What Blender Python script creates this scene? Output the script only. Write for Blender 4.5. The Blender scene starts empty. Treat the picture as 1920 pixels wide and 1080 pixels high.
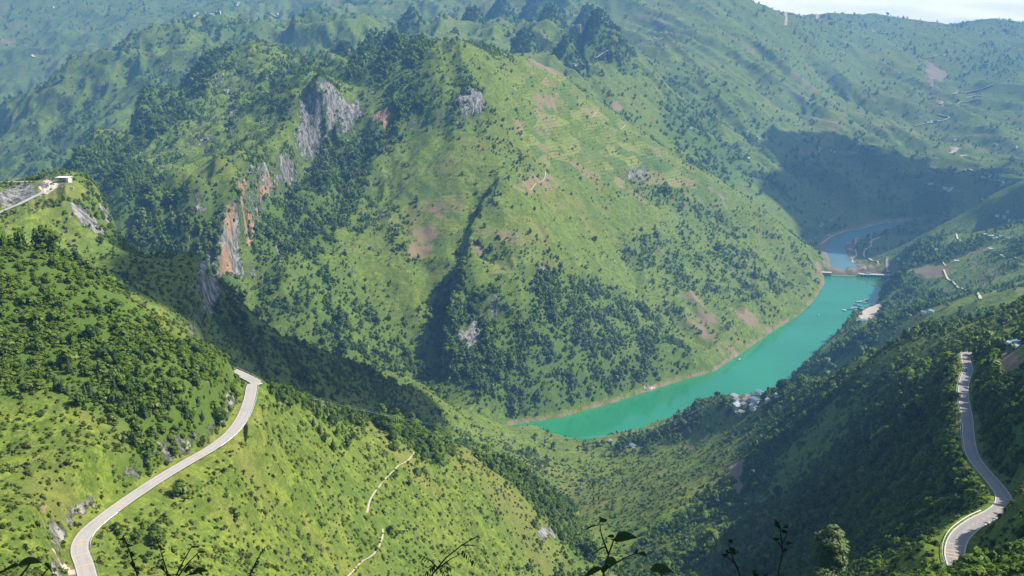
import bpy, bmesh, math, random
import numpy as np
from mathutils import Vector, Matrix
random.seed(7); RNG = np.random.default_rng(7)
R_ = math.radians
scene = bpy.context.scene
# ------------------------------------------------------------------ camera, sky, sun, exposure
CAMZ = 750.0                      # metres above the lake
FPX = 1844.0                      # focal length in photo pixels (1920 wide)
PITCH = R_(15.17)
cam_d = bpy.data.cameras.new('camera'); cam = bpy.data.objects.new('camera', cam_d)
scene.collection.objects.link(cam); scene.camera = cam
cam.location = (0, 0, CAMZ); cam.rotation_euler = (math.pi/2 - PITCH, 0, 0)
cam_d.sensor_width = 36; cam_d.lens = FPX/1920*36
cam_d.clip_start = 0.2; cam_d.clip_end = 60000
SUN_AZ, SUN_EL = R_(91), R_(47)   # azimuth clockwise from the view direction
world = bpy.data.worlds.new('World'); scene.world = world; world.use_nodes = True
wn = world.node_tree; wn.nodes.clear()
sky_n = wn.nodes.new('ShaderNodeTexSky'); sky_n.sky_type = 'NISHITA'; sky_n.sun_disc = False
sky_n.sun_elevation = SUN_EL; sky_n.sun_rotation = SUN_AZ
sky_n.altitude = 900; sky_n.air_density = 1.0; sky_n.dust_density = 5.0; sky_n.ozone_density = 1.0
bg = wn.nodes.new('ShaderNodeBackground'); bg.inputs[1].default_value = 0.075
wo = wn.nodes.new('ShaderNodeOutputWorld')
wn.links.new(sky_n.outputs[0], bg.inputs[0]); wn.links.new(bg.outputs[0], wo.inputs[0])
sun_d = bpy.data.lights.new('sun', 'SUN'); sun = bpy.data.objects.new('sun', sun_d)
scene.collection.objects.link(sun)
sun_d.energy = 4.9; sun_d.angle = R_(0.5); sun_d.color = (1.0, 0.94, 0.82)
SUN_DIR = Vector((math.sin(SUN_AZ)*math.cos(SUN_EL), math.cos(SUN_AZ)*math.cos(SUN_EL), math.sin(SUN_EL)))
sun.rotation_euler = SUN_DIR.to_track_quat('Z', 'Y').to_euler(); sun.location = (800, 200, 2500)
vs = scene.view_settings; vs.view_transform = 'Standard'; vs.look = 'None'; vs.gamma = 1; vs.exposure = 1.22
vs.use_curve_mapping = False
cy = scene.cycles
cy.max_bounces = 5; cy.diffuse_bounces = 2; cy.glossy_bounces = 2; cy.transmission_bounces = 3
cy.transparent_max_bounces = 6; cy.volume_bounces = 0
cy.use_denoising = True; cy.caustics_reflective = False; cy.caustics_refractive = False
COL = scene.collection

# ------------------------------------------------------------------ helpers
def ray(u, v):
    x = (u-960)/FPX; y = -(v-540)/FPX
    return np.array([x, math.cos(PITCH)+y*math.sin(PITCH), -math.sin(PITCH)+y*math.cos(PITCH)])
def PY(u, v, Y):
    d = ray(u, v); t = Y/d[1]; return (d[0]*t, Y, CAMZ+d[2]*t)
def PZ(u, v, Z):
    d = ray(u, v); t = (Z-CAMZ)/d[2]; return (d[0]*t, d[1]*t, Z)
def smooth(a, b, x):
    t = np.clip((x-a)/(b-a), 0, 1); return t*t*(3-2*t)
_GA = np.arange(1024)*(2*math.pi/1024); GX = np.cos(_GA).astype(np.float32); GY = np.sin(_GA).astype(np.float32)
def perlin(x, y, seed=0):
    x = np.asarray(x, np.float32); y = np.asarray(y, np.float32)
    xi = np.floor(x); yi = np.floor(y); fx = x-xi; fy = y-yi
    xi = xi.astype(np.int32).astype(np.uint32); yi = yi.astype(np.int32).astype(np.uint32)
    ux = fx*fx*fx*(fx*(fx*6-15)+10); uy = fy*fy*fy*(fy*(fy*6-15)+10)
    hx0 = xi*np.uint32(374761393); hx1 = hx0+np.uint32(374761393)
    sd = np.uint32((seed*974634777) & 0xffffffff)
    hy0 = yi*np.uint32(668265263)+sd; hy1 = hy0+np.uint32(668265263)
    def g(a, b, dx, dy):
        h = a+b; h = (h ^ (h >> np.uint32(13)))*np.uint32(1274126177); h = (h ^ (h >> np.uint32(16))) & np.uint32(1023)
        return GX[h]*dx+GY[h]*dy
    n00 = g(hx0, hy0, fx, fy); n10 = g(hx1, hy0, fx-1, fy)
    n01 = g(hx0, hy1, fx, fy-1); n11 = g(hx1, hy1, fx-1, fy-1)
    a = n00+(n10-n00)*ux; b = n01+(n11-n01)*ux
    return (a+(b-a)*uy)*np.float32(1.5)
def fbm(x, y, octs, seed=0, gain=0.5, lac=2.03):
    s = np.zeros(np.shape(x), np.float32); a = 1.0; f = 1.0
    for o in range(octs):
        s += a*perlin(x*f+o*17.3, y*f-o*9.1, seed+o); a *= gain; f *= lac
    return s
def ridged(x, y, octs, seed=0, gain=0.5):
    s = np.zeros(np.shape(x), np.float32); a = 1.0; f = 1.0
    for o in range(octs):
        s += a*(1-2*np.abs(perlin(x*f+o*7.7, y*f+o*3.1, seed+o))); a *= gain; f *= 2.07
    return s
def inpoly(px, py, poly):
    poly = np.asarray(poly, float); n = len(poly); ins = np.zeros(px.shape, bool)
    j = n-1
    for i in range(n):
        xi, yi = poly[i]; xj, yj = poly[j]
        c = ((yi > py) != (yj > py)) & (px < (xj-xi)*(py-yi)/(yj-yi+1e-12)+xi)
        ins ^= c; j = i
    return ins
def seg_dist(px, py, line, z=None):
    """distance to polyline; also interpolated z along it"""
    best = np.full(px.shape, 1e9); bz = np.zeros(px.shape)
    for i in range(len(line)-1):
        ax, ay = line[i][:2]; bx, by = line[i+1][:2]
        dx, dy = bx-ax, by-ay; L = dx*dx+dy*dy+1e-9
        t = np.clip(((px-ax)*dx+(py-ay)*dy)/L, 0, 1)
        d = np.hypot(px-ax-t*dx, py-ay-t*dy)
        m = d < best
        best = np.where(m, d, best)
        if z is not None: bz = np.where(m, z[i]+(z[i+1]-z[i])*t, bz)
    return best, bz
def catmull(pts, n=8):
    P = [np.array(p, float) for p in pts]; out = []
    P = [2*P[0]-P[1]]+P+[2*P[-1]-P[-2]]
    for i in range(1, len(P)-2):
        for k in range(n):
            t = k/n
            out.append(0.5*((2*P[i])+(-P[i-1]+P[i+1])*t+(2*P[i-1]-5*P[i]+4*P[i+1]-P[i+2])*t*t+(-P[i-1]+3*P[i]-3*P[i+1]+P[i+2])*t**3))
    out.append(P[-2]); return out
# ------------------------------------------------------------------ terrain: surveyed points (pixel, forward distance) -> world
CP = []          # X, Y, Z, region
def FY(Y):      # forward distance of the ranges behind the mountain
    Y = Y if Y < 5000 else 5000+(Y-5000)*0.55
    return Y if Y < 3400 else 3400+(Y-3400)*1.4
def cp(region, *pts):
    for u, v, Y in pts: CP.append(PY(u, v, FY(Y))+(region,))
def cz(region, *pts):
    for u, v, Z in pts: CP.append(PZ(u, v, Z)+(region,))
def cw(region, *pts):
    for p in pts:
        f = FY(p[1])/p[1] if region == 5 and p[1] > 3400 and p[1] < 5000 else (3400+(p[1]-3400)*1.3)/p[1] if region == 5 and p[1] >= 5000 else 1.0
        CP.append((p[0]*f, p[1]*f, p[2])+(region,))
# regions: 0 left hillside, 1 right hillside, 2 central mountain, 3 left shoulder ridge, 4 right bank hills, 5 far mountains
ROAD_L = [PZ(*p) for p in [(175,1130,574),(160,1065,573),(149,1028,572),(163,998,571),(200,966,570),(250,930,568.5),(300,897,567.5),
          (350,867,566.5),(400,838,565.5),(435,810,564.5),(456,780,563.5),(468,748,563),(473,722,562.5)]]
ROAD_L += [(-138,498,562.5),(-160,520,562.5),(-195,545,562.5),(-235,585,562),(-290,640,561),(-350,720,560),(-420,800,559)]
ROAD_L += [PZ(*p) for p in [(-40,418,558),(0,399,560.5),(35,384,565),(62,371,568.5),(85,360,571.5),(104,352,573)]]
ROAD_L += [(-515,1092,574),(-550,1100,575),(-640,1085,576)]
ROAD_R = [PZ(*p) for p in [(1812,1110,607),(1797,1065,603.5),(1790,1035,601),(1801,1004,598),(1830,980,593.5),(1862,963,589),(1880,947,585),(1880,928,580.5),
          (1862,903,574.5),(1840,878,568.5),(1823,852,562.5),(1816,820,555.5),(1813,780,548),(1806,740,541),(1809,712,536.5),(1816,692,533),
          (1811,674,530),(1816,662,528)]]
ROAD_R += [(330,640,527),(380,655,526),(450,670,524)]
cp(0, (440,692,476),(400,664,470),(330,640,462),(250,575,480),(150,505,500),(60,470,510),(0,455,520),(-110,430,540),
   (200,700,410),(100,650,430),(0,640,430),(300,740,410),(380,740,425),(300,820,372),(100,850,345),(0,850,345),(200,850,350),
   (0,950,300),(100,950,303),(100,1080,258),(0,1080,250),(-100,950,300),(-100,750,380),(380,800,395),
   (480,800,440),(400,900,377),(300,1000,325),(250,1080,290),(400,1000,355),(400,1080,320),(500,900,430),(500,1000,390),(500,1080,350),
   (600,900,490),(600,1000,440),(600,1080,400),(700,900,560),(700,1000,500),(700,1080,450),(800,900,640),(800,1000,570),(800,1080,515),
   (900,900,740),(900,1000,660),(900,1080,590),(1000,960,800),(1000,1020,740),(1000,1080,680),(600,830,535),(700,830,620),(540,820,485),
   (540,740,540),(620,770,600),(700,785,680),(760,802,740),(850,828,830),(930,862,900),(1000,902,920),(1060,960,910),(1095,1020,880),
   (1120,1080,880),(1130,1040,945),(1130,990,1040),(1120,940,1180),(1130,900,1350),(1150,870,1500))
cw(0, (-100,950,262),(-150,860,318),(-200,760,392),(-30,1080,185),(40,1200,110),(-260,680,470),(-330,620,535),(-200,620,500),(-420,640,540),(-560,560,590),(-700,700,570))
cp(3, (330,580,880),(330,535,930),(380,620,880),(450,640,980),(550,700,1080),(650,720,1180),(750,760,1270),(850,790,1400),(900,800,1480),(950,828,1530),
   (400,640,900),(480,700,1000),(620,745,1100),(300,580,820),(240,470,1060),
   (300,488,1040),(370,490,1050),(405,505,1060),(425,535,1075),(480,596,1150),(560,641,1250),(640,673,1340),(770,713,1460),(860,751,1580))
cz(3, (200,520,508),(100,470,526),(50,432,540),(100,430,541),(180,440,526),(20,470,534),(85,298,608),(60,312,603),(115,318,600),(30,345,590),(0,330,599),(-70,315,606),(60,347,588),(150,350,567),(190,385,548),(215,430,518),(165,332,574),(130,400,552),(40,405,551))
cw(3, (-470,1290,240),(-560,1380,190),(-620,1330,330),(-740,1400,300),(-420,1230,260),(-330,1260,300),(-280,1400,150),(-200,1500,110),(-800,1180,570),(-900,1000,600),(-660,1250,520),(-1000,1250,420))
cp(2, (850,92,2700),(900,108,2720),(960,116,2850),(1040,131,3000),(1110,181,3050),(1180,231,3100),(1240,275,3080),(1300,312,3030),(1370,356,2990),(1440,403,2950),(1500,470,2900),
   (870,160,2600),(900,250,2480),(945,330,2350),(960,400,2240),(970,450,2150),(1000,550,2020),(1000,650,1900),(985,750,1790),
   (1100,250,2850),(1000,200,2780),(1000,300,2520),(1100,350,2600),(1200,350,2750),(1100,450,2380),(1200,450,2500),(1300,400,2800),(1300,450,2620),(1200,550,2250),(1300,550,2350),
   (1400,480,2680),(1400,550,2480),(1470,530,2700),(1100,550,2130),(1100,650,1950),(1200,650,2030),(1050,720,1830),(1300,640,2160),
   (800,650,1900),(810,560,2010),(840,480,2110),(870,400,2240),(700,600,1950),(600,560,1900),(700,500,2080),(600,450,2100),(500,560,1840),(700,400,2280),(600,350,2320),(760,300,2450),(700,250,2520),(800,200,2560),
   (880,700,1830),(760,560,2010),(800,450,2170),
   (620,160,2580),(560,205,2510),(585,275,2470),(650,195,2580),(530,330,2290),(490,420,2080),
   (430,530,1840),(430,430,1905),(430,345,1980),(400,350,2010),(300,350,2050),(330,330,2200),(450,280,2400),(500,200,2650),(480,340,2100),(470,520,1870),
   (250,400,1930),(250,475,1850),(200,365,1970),(330,440,1890),(330,380,1960),
   (470,88,3000),(400,112,2950),(560,122,2950),(520,150,2820),(350,180,2800),(300,225,2720),(640,135,2850),(700,140,2800),(760,110,2760),
   (180,310,2350),(140,310,2300),(190,265,2480),(240,300,2400),(270,255,2560))
cw(2, (-300,1640,40),(-450,1620,60),(-650,1640,80),(-850,1700,120),(-1100,1900,200),(-150,1720,30),
   (-1250,2900,260),(-1150,2650,300),(-900,3200,420),(-400,3250,560),(0,3250,580),(250,3350,480),(420,3450,380),(650,3400,240),(820,3300,120),(-700,3350,500),(-1250,2400,220))
cp(1, (1240,804,1650),(1300,772,1600),(1350,750,1550),(1400,741,1500),(1450,738,1450),(1495,726,1380),(1560,702,1230),(1600,686,1120),(1650,674,1000),(1720,672,880),(1780,672,740),
   (1300,830,1500),(1200,860,1500),(1200,900,1300),(1300,900,1180),(1400,850,1220),(1400,800,1400),(1450,780,1350),(1400,900,1050),(1400,960,930),(1400,1020,830),(1400,1080,740),
   (1250,960,1020),(1250,1020,890),(1250,1080,800),(1550,750,1100),(1550,850,880),(1550,950,740),(1550,1040,640),(1550,1080,570),(1700,700,850),(1700,800,680),(1700,900,540),
   (1780,930,370),(1700,1040,262),(1750,1000,262),(1640,1085,268),(1650,750,900),
   (1900,850,345),(1900,700,505),(1905,652,570),(1920,960,225),(1920,1080,152),(1850,1060,195),(1860,800,410),(1920,900,270))
cw(1, (0,1.5,748.2),(0,-12,749),(-15,0,748),(15,0,749),(0,10,741),(0,50,711),(0,150,640),(0,300,540),(60,150,652),(-60,150,628),(-100,200,592),(-150,150,620),(40,80,688),(30,600,290),(60,450,380),(60,700,250),(0,420,440),(-60,420,455),
   (100,60,700),(20,20,735),(-20,20,730),(-80,50,690),(-200,60,690),(-200,0,730),(100,0,745),
   (300,300,705),(260,100,745),(420,420,740),(600,500,840),(700,700,760),(700,200,930),(500,0,900),(820,900,600),(950,500,900),(760,1120,430),(950,1200,450),(1100,1450,370),(430,650,600),(600,720,690),(560,950,480),(1300,900,620),  # unseen high ground beyond the right edge, heights shaped for the shade it casts
   (560,1560,110),(640,1380,225),(600,1250,262),(500,1690,40),(700,1300,280))
cp(4, (1590,640,1850),(1660,612,1750),(1740,591,1650),(1820,571,1600),(1920,543,1500),(1700,632,1580),(1800,612,1450),(1880,622,1300),(1600,660,1750),(1540,680,1880),
   (1700,560,2350),(1780,560,2150),(1860,556,2000),(1920,532,1950),(1750,500,2550),(1850,500,2350),(1920,500,2250),(1720,500,2600),(1780,440,2900),(1850,430,2750),(1920,420,2650),
   (1920,345,3000),(1860,366,3050),(1800,398,3100),(1740,431,3150),(1690,468,3100),(2000,330,2950))
cz(4, (1575,502,-29),(1640,503,-24),(1600,472,-28),(1548,492,-22),(1655,475,-18),(1620,442,-24),(1560,432,-18),(1700,428,-16),(1590,455,-28),(1610,490,-28),(1560,470,-27))
cw(4, (2000,3500,60),(1800,3650,-20),(1500,3450,-25),(1500,3000,20),(1450,3250,-22))
cp(5, (1530,440,3450),(1500,405,3750),(1650,380,3850),(1750,370,3820),(1800,340,4000),(1880,318,4100),(1850,250,4700),(1750,260,4700),(1650,300,4300),(1600,340,4050),(1560,400,3750),
   (1900,180,5400),(1750,150,5900),(1650,200,5200),(1800,100,6600),(1920,90,6900),(1920,44,8500),(1850,36,8500),(1795,48,8400),(1720,50,8300),(1680,40,8200),(1620,30,8000),(1590,34,7900),(1550,28,7800),(1510,34,7600),(1470,27,7300),(1420,20,6900),(1395,10,6500),(1350,-18,6200),
   (1300,60,5000),(1400,100,4900),(1500,150,4900),(1500,220,4500),(1400,200,4400),(1300,180,4250),(1250,240,3850),(1350,300,3850),(1450,350,3800),(1400,260,4150),(1200,150,4150),(1150,115,4000),(1200,215,3700),(1600,250,4550),(1550,100,5600),(1650,90,6200),(1450,40,6200),
   (1080,142,3800),(1000,130,3800),(900,116,3900),(800,112,3900),(700,120,3800),
   (20,290,3700),(60,210,3850),(120,161,3900),(220,121,3950),(330,82,4000),(460,68,4050),(560,100,3950),(200,230,3600),(100,300,3400),(300,160,3700),(20,330,3300),
   (0,200,5000),(100,130,5400),(0,80,6000),(200,95,5700),(240,72,6000),(80,0,7000),(300,30,6500),(400,45,6000),(500,50,5600),(0,-60,8000),(300,-40,8500),(560,14,7500),(510,-10,6800),(620,-12,6500),
   (600,66,5200),(700,58,5300),(800,76,5000),(900,76,5200),(1000,72,5200),(1150,68,5200),(700,-10,6300),(850,-15,6300),(1000,-35,6500),(1200,-45,6500))
cw(5, (1700,4100,-15),(2400,4300,0),(700,3800,330),(-1700,3000,150),(-2100,4300,150),(-1900,3400,120),(3900,7000,450),(2500,7600,450),(0,7700,650),(-2500,7500,750),(-4200,7000,750),(3600,5000,420),(-1000,7700,750))

# lake and river outlines
def shore(pts, Z=0): return [PZ(u, v, Z)[:2] for u, v in pts]
LAKE = shore([(965,796),(1050,783),(1150,755),(1250,722),(1340,696),(1400,656),(1450,620),(1500,590),(1530,560),(1546,532),(1546,514),(1664,519),(1655,535),(1644,560),(1640,580),(1612,606),(1575,622),(1540,655),(1505,690),(1480,712)])
LAKE += [(520,1830),(440,1760),(340,1735),(270,1720)] + shore([(1235,803),(1190,822),(1120,836),(1092,846),(1040,836),(1000,814)])
GORGE = [(5,1760),(-60,1700),(-200,1640),(-420,1560),(-650,1545),(-850,1560),(-1050,1720),(-1300,2050),(-1330,2080),(-1360,2040),(-1120,1680),(-900,1490),(-650,1470),(-420,1485),(-220,1570),(-60,1640),(40,1690)]
RIVER = shore([(1563,518),(1560,507),(1556,484),(1545,466),(1562,446),(1600,432),(1660,418),(1740,412),(1740,420),(1672,427),(1640,436),(1600,448),(1583,463),(1592,484),(1612,505),(1612,519)], -28)

cpa = np.array([c[:3] for c in CP]); creg = np.array([c[3] for c in CP])
extra = []
for rd in (ROAD_L, ROAD_R): extra += [p[:3] for p in rd]
ca = np.vstack([cpa, np.array(extra)])
def polar(X, Y):
    return np.arctan2(X, Y), np.log(np.maximum(np.hypot(X, Y), 1.0))
cth, crho = polar(ca[:,0], ca[:,1]); cs = (ca[:,2]-CAMZ)/np.exp(crho)
cs[cpa[:,1].size:] += 0
CC = 0.012
def kern(t, r): 
    return np.sqrt((t[:,None]-cth[None])**2+(r[:,None]-crho[None])**2+CC*CC)
n = len(cth); A = np.zeros((n+3, n+3)); A[:n,:n] = kern(cth, crho)-np.eye(n)*0.004
Pm = np.stack([np.ones(n), cth, crho], 1); A[:n,n:] = Pm; A[n:,:n] = Pm.T
W = np.linalg.solve(A, np.concatenate([cs, np.zeros(3)]))
def rbf(t, r):
    out = np.empty(t.size)
    for i in range(0, t.size, 20000):
        a, b = t[i:i+20000], r[i:i+20000]
        out[i:i+20000] = kern(a, b)@W[:n]+W[n]+W[n+1]*a+W[n+2]*b
    return out
# graded polar grid of ground samples (finer where the ground is nearer)
TH = np.concatenate([np.linspace(R_(-62), R_(-33), 30)[:-1], np.linspace(R_(-33), R_(33), 840), np.linspace(R_(33), R_(112), 90)[1:]])
RHO = np.concatenate([np.linspace(math.log(1.5), math.log(200), 70)[:-1], np.linspace(math.log(200), math.log(1600), 400)[:-1], np.linspace(math.log(1600), math.log(3300), 270)[:-1], np.linspace(math.log(3300), math.log(5400), 130)[:-1], np.linspace(math.log(5400), math.log(9400), 110)])
NT, NR = len(TH), len(RHO)
tc = np.concatenate([np.linspace(R_(-62), R_(-33), 16)[:-1], np.linspace(R_(-33), R_(33), 300), np.linspace(R_(33), R_(112), 45)[1:]])
rc = np.linspace(RHO[0], RHO[-1], 700)
G = rbf(*[a.ravel() for a in np.meshgrid(tc, rc, indexing='ij')]).reshape(len(tc), len(rc))
def lerp_axis(grid, xs, q, axis):
    i = np.clip(np.searchsorted(xs, q)-1, 0, len(xs)-2); f = (q-xs[i])/(xs[i+1]-xs[i])
    a = np.take(grid, i, axis); b = np.take(grid, i+1, axis)
    sh = [1, 1]; sh[axis] = -1; f = f.reshape(sh)
    return a+(b-a)*f
S = lerp_axis(lerp_axis(G, tc, TH, 0), rc, RHO, 1)
RR = np.exp(RHO)[None,:]*np.ones((NT,1)); TT = TH[:,None]*np.ones((1,NR))
X = RR*np.sin(TT); Y = RR*np.cos(TT); Z = CAMZ+S*RR
# region of every sample: nearest surveyed point
rt, rr = np.meshgrid(tc, rc, indexing='ij'); pt, pr = polar(cpa[:,0], cpa[:,1])
near = np.empty(rt.size, int); fl = np.stack([rt.ravel(), rr.ravel()], 1)
for i in range(0, len(fl), 20000):
    near[i:i+20000] = np.argmin((fl[i:i+20000,0:1]-pt)**2+(fl[i:i+20000,1:2]-pr)**2, 1)
regc = creg[near].reshape(rt.shape)
REG = regc[np.clip(np.searchsorted(tc, TH), 0, len(tc)-1)][:, np.clip(np.searchsorted(rc, RHO), 0, len(rc)-1)]
# ------------------------------------------------------------------ relief: gullies, karst cones, banks, road benches
def blur(a, k):
    for ax in (0, 1):
        c = np.cumsum(np.concatenate([np.repeat(np.take(a,[0],ax),k,ax), a, np.repeat(np.take(a,[-1],ax),k,ax)], ax), ax)
        m = a.shape[ax]; hi = np.take(c, np.arange(2*k, 2*k+m), ax); lo = np.concatenate([np.zeros_like(np.take(c,[0],ax)), np.take(c, np.arange(0, m-1), ax)], ax)
        a = (hi-lo)/(2*k+1)
    return a
it_ = np.clip(np.searchsorted(tc, TH), 0, len(tc)-1); ir_ = np.clip(np.searchsorted(rc, RHO), 0, len(rc)-1)
WR = [lerp_axis(lerp_axis(blur(blur((regc == k).astype(float), 5), 5), tc, TH, 0), rc, RHO, 1) for k in range(6)]
X = X.astype(np.float32); Y = Y.astype(np.float32)
wx = X+70*perlin(X/310, Y/310, 11)+18*perlin(X/90, Y/90, 13); wy = Y+70*perlin(X/310+5, Y/310+9, 12)
def gully(dx, dy, lam, L, seed, octs=3):
    a = (wx*-dy+wy*dx)/lam; l = (wx*dx+wy*dy)/L
    return (ridged(a, l, octs, seed)-0.25)*(0.65+0.7*perlin(X/420+seed, Y/420, seed+5))
Z += WR[2]*gully(0.30,-0.95,270,800,21,2)*(15+9*smooth(150,-500,X))
Z += WR[2]*gully(-0.05,-1.0,90,260,24,2)*4.0*smooth(250,-350,X)
Z += WR[2]*gully(0.36,-0.93,118,520,27,2)*6.5*(0.4+smooth(-0.3,0.4,perlin(X/350, Y/350, 29)))
Z += WR[5]*smooth(3000,4500,RR)*(0.25+0.75*smooth(7600,5800,RR))*np.where(X > 300, gully(0.62,-0.78,520,2400,31,4)*100, (ridged(wx/900, wy/760, 4, 33, 0.58)-0.6)*105)
Z += WR[4]*gully(-0.8,-0.35,200,600,41,2)*13
Z += WR[3]*gully(0.55,-0.8,120,420,51,2)*4
Z += WR[1]*smooth(350,700,RR)*gully(-0.95,-0.2,170,600,61,2)*9
Z += WR[0]*smooth(250,500,RR)*gully(0.75,-0.6,110,500,71,2)*2.5
karst = WR[2]*smooth(-50, -350, X)*smooth(2150, 2400, Y)+0.7*WR[5]*smooth(-300, -700, X)*smooth(5200, 4500, RR)
Z += karst*((ridged(wx/120, wy/120, 3, 44)-0.4)*15)
for lam, amp, lo in ((140, 6.5, 500), (61, 3.4, 300), (27, 1.6, 120), (11, 0.7, 60)):
    wgt = smooth(lo, lo*2.2, RR)*(1-smooth(lam*90, lam*190, RR))
    k = 0.35*WR[0]+0.5*WR[1]+1.0*WR[2]+0.5*WR[3]+0.6*WR[4]+1.6*WR[5]
    Z += wgt*k*amp*perlin(X/lam+3, Y/lam, 80+int(lam))
# karst cones: summit pixel, forward distance, half width in pixels, sharpness
CONES = [(772,16,4150,54,1.35),(885,14,4300,62,1.35),(850,60,4100,40,1.4),(1030,14,4250,64,1.35),(985,58,3900,42,2.0),(1062,68,3850,30,1.6),(1122,18,4000,52,1.5),(1103,12,4700,34,1.7),
         (940,-6,4900,80,1.3),(1010,-20,5200,80,1.4),(910,40,4400,30,1.5),(690,80,3000,28,2.2),(742,66,2880,38,2.4),(790,72,2790,26,2.6),(645,80,3500,50,1.6),(700,60,3700,30,1.6),(714,70,3400,28,1.8),
         (470,88,3000,118,2.7),(405,118,2900,60,2.6),(277,170,2700,24,3.0),(268,196,2640,20,3.0),(318,168,2760,34,2.6),(205,248,2480,36,2.8),(150,290,2290,34,2.2),(608,160,2560,44,3.2),(30,255,3750,60,2.4),(120,164,3900,70,2.0),(230,120,3950,70,2.0),(340,90,3950,40,1.8),(470,66,4060,60,1.6),(500,30,5000,90,1.3),(610,20,5200,110,1.3),
         (1360,14,5900,46,1.6),(1330,2,5900,40,1.7)]
CONE_ROCK = np.zeros_like(Z)
for u, v, yy, hw, sh in CONES:
    yy = FY(yy)
    cx, cyy, cz_ = PY(u, v, yy); w = hw/FPX*yy
    bm = np.nonzero((np.abs(X-cx) < 1.9*w) & (np.abs(Y-cyy) < 2.2*w)); x_, y_ = X[bm], Y[bm]
    d = np.hypot(x_-cx, (y_-cyy)*0.85)/w*(1+0.30*perlin(x_/(w*0.7)+u, y_/(w*0.7), 90)+0.12*perlin(x_/(w*0.25)+u, y_/(w*0.25), 92))
    prof = cz_-w*1.75*np.power(np.clip(d, 0, 3), sh)/(1+0.25*np.clip(d-1, 0, 2))
    m = (prof > Z[bm]) & (d < 1.6)
    CONE_ROCK[bm] = np.maximum(CONE_ROCK[bm], np.where(m, smooth(1.5, 0.9, d), 0))
    Z[bm] = np.where(m, prof, Z[bm])
# banks
SD = np.full(Z.shape, 1e4, np.float32)
for polys, lev in (((LAKE, GORGE), 0.0), ((RIVER,), -28.0)):
    sd = np.full(Z.shape, 1e4, np.float32)
    for poly in polys:
        pa = np.array(poly); lo = pa.min(0)-160; hi = pa.max(0)+160
        bm = np.nonzero((X > lo[0]) & (X < hi[0]) & (Y > lo[1]) & (Y < hi[1]))
        x_, y_ = X[bm].astype(np.float64), Y[bm].astype(np.float64)
        d, _ = seg_dist(x_, y_, list(poly)+[poly[0]])
        sd[bm] = np.minimum(sd[bm], np.where(inpoly(x_, y_, poly), -d, d))
    bm = np.nonzero(sd < 160); q_ = sd[bm]+2.2*perlin(X[bm]/23, Y[bm]/23, 55)-2; z_ = Z[bm]
    da, db = PZ(1547,517,0), PZ(1664,521,0); beyond = ((db[0]-da[0])*(Y[bm]-da[1])-(db[1]-da[1])*(X[bm]-da[0]) > 0) & (X[bm] > da[0]-40)
    z_ = np.where(q_ < 0, np.minimum(z_, lev+np.maximum(q_*0.6, -14)), np.where(beyond & (lev == 0), z_, np.maximum(z_, np.minimum(lev+q_*(0.42 if lev == 0 else 0.08)+0.3, lev+12))))
    z_ = np.where((q_ >= 0) & (q_ < 140), np.minimum(z_, lev+1.5+q_*(1.35 if lev == 0 else 0.22)+smooth(60, 150, q_)*600), z_)
    Z[bm] = z_; sd[bm] = q_
    SD = np.minimum(SD, sd)
# road benches
ROAD_D = np.full(Z.shape, 1e4, np.float32)
for rd, hw in ((ROAD_L, 3.8), (ROAD_R, 4.0)):
    sp = catmull(rd, 5); pa = np.array(sp)[:,:2]; lo = pa.min(0)-45; hi = pa.max(0)+45
    bm = np.nonzero((X > lo[0]) & (X < hi[0]) & (Y > lo[1]) & (Y < hi[1]))
    dd, zz = seg_dist(X[bm].astype(np.float64), Y[bm].astype(np.float64), [p[:2] for p in sp], [p[2] for p in sp])
    far_ = smooth(800, 950, RR[bm]); hw_ = hw+3.5*far_; w = smooth(hw_+9, hw_, dd); z_ = Z[bm]*(1-w)+(zz-0.25)*w
    Z[bm] = np.where(dd < hw+40, np.minimum(z_, zz-0.25+np.maximum(dd-hw_, 0)*1.5+smooth(hw+5,hw+30,dd)*60), z_)
    ROAD_D[bm] = np.minimum(ROAD_D[bm], dd)
S = (Z-CAMZ)/RR
RUN = np.maximum.accumulate(S, 1)          # what the ground hides from the viewpoint
VIS = S >= RUN-2e-3
def at(u, v, lift=0.0):
    """world point where the sight line through a photo pixel meets the ground"""
    d = ray(u, v); th = math.atan2(d[0], d[1]); s = d[2]/math.hypot(d[0], d[1])
    i = int(np.clip(np.searchsorted(TH, th)-1, 0, NT-2)); f = (th-TH[i])/(TH[i+1]-TH[i])
    line = S[i]*(1-f)+S[i+1]*f
    k0 = np.searchsorted(RHO, math.log(60)); hit = np.nonzero(line[k0:] >= s)[0]
    k = k0+(hit[0] if len(hit) else len(line)-k0-1)
    g = (s-line[k-1])/(line[k]-line[k-1]+1e-9) if k > k0 else 0
    R = math.exp(RHO[k-1]+(RHO[k]-RHO[k-1])*min(max(g, 0), 1))
    return Vector((R*math.sin(th), R*math.cos(th), CAMZ+s*R+lift))
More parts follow.
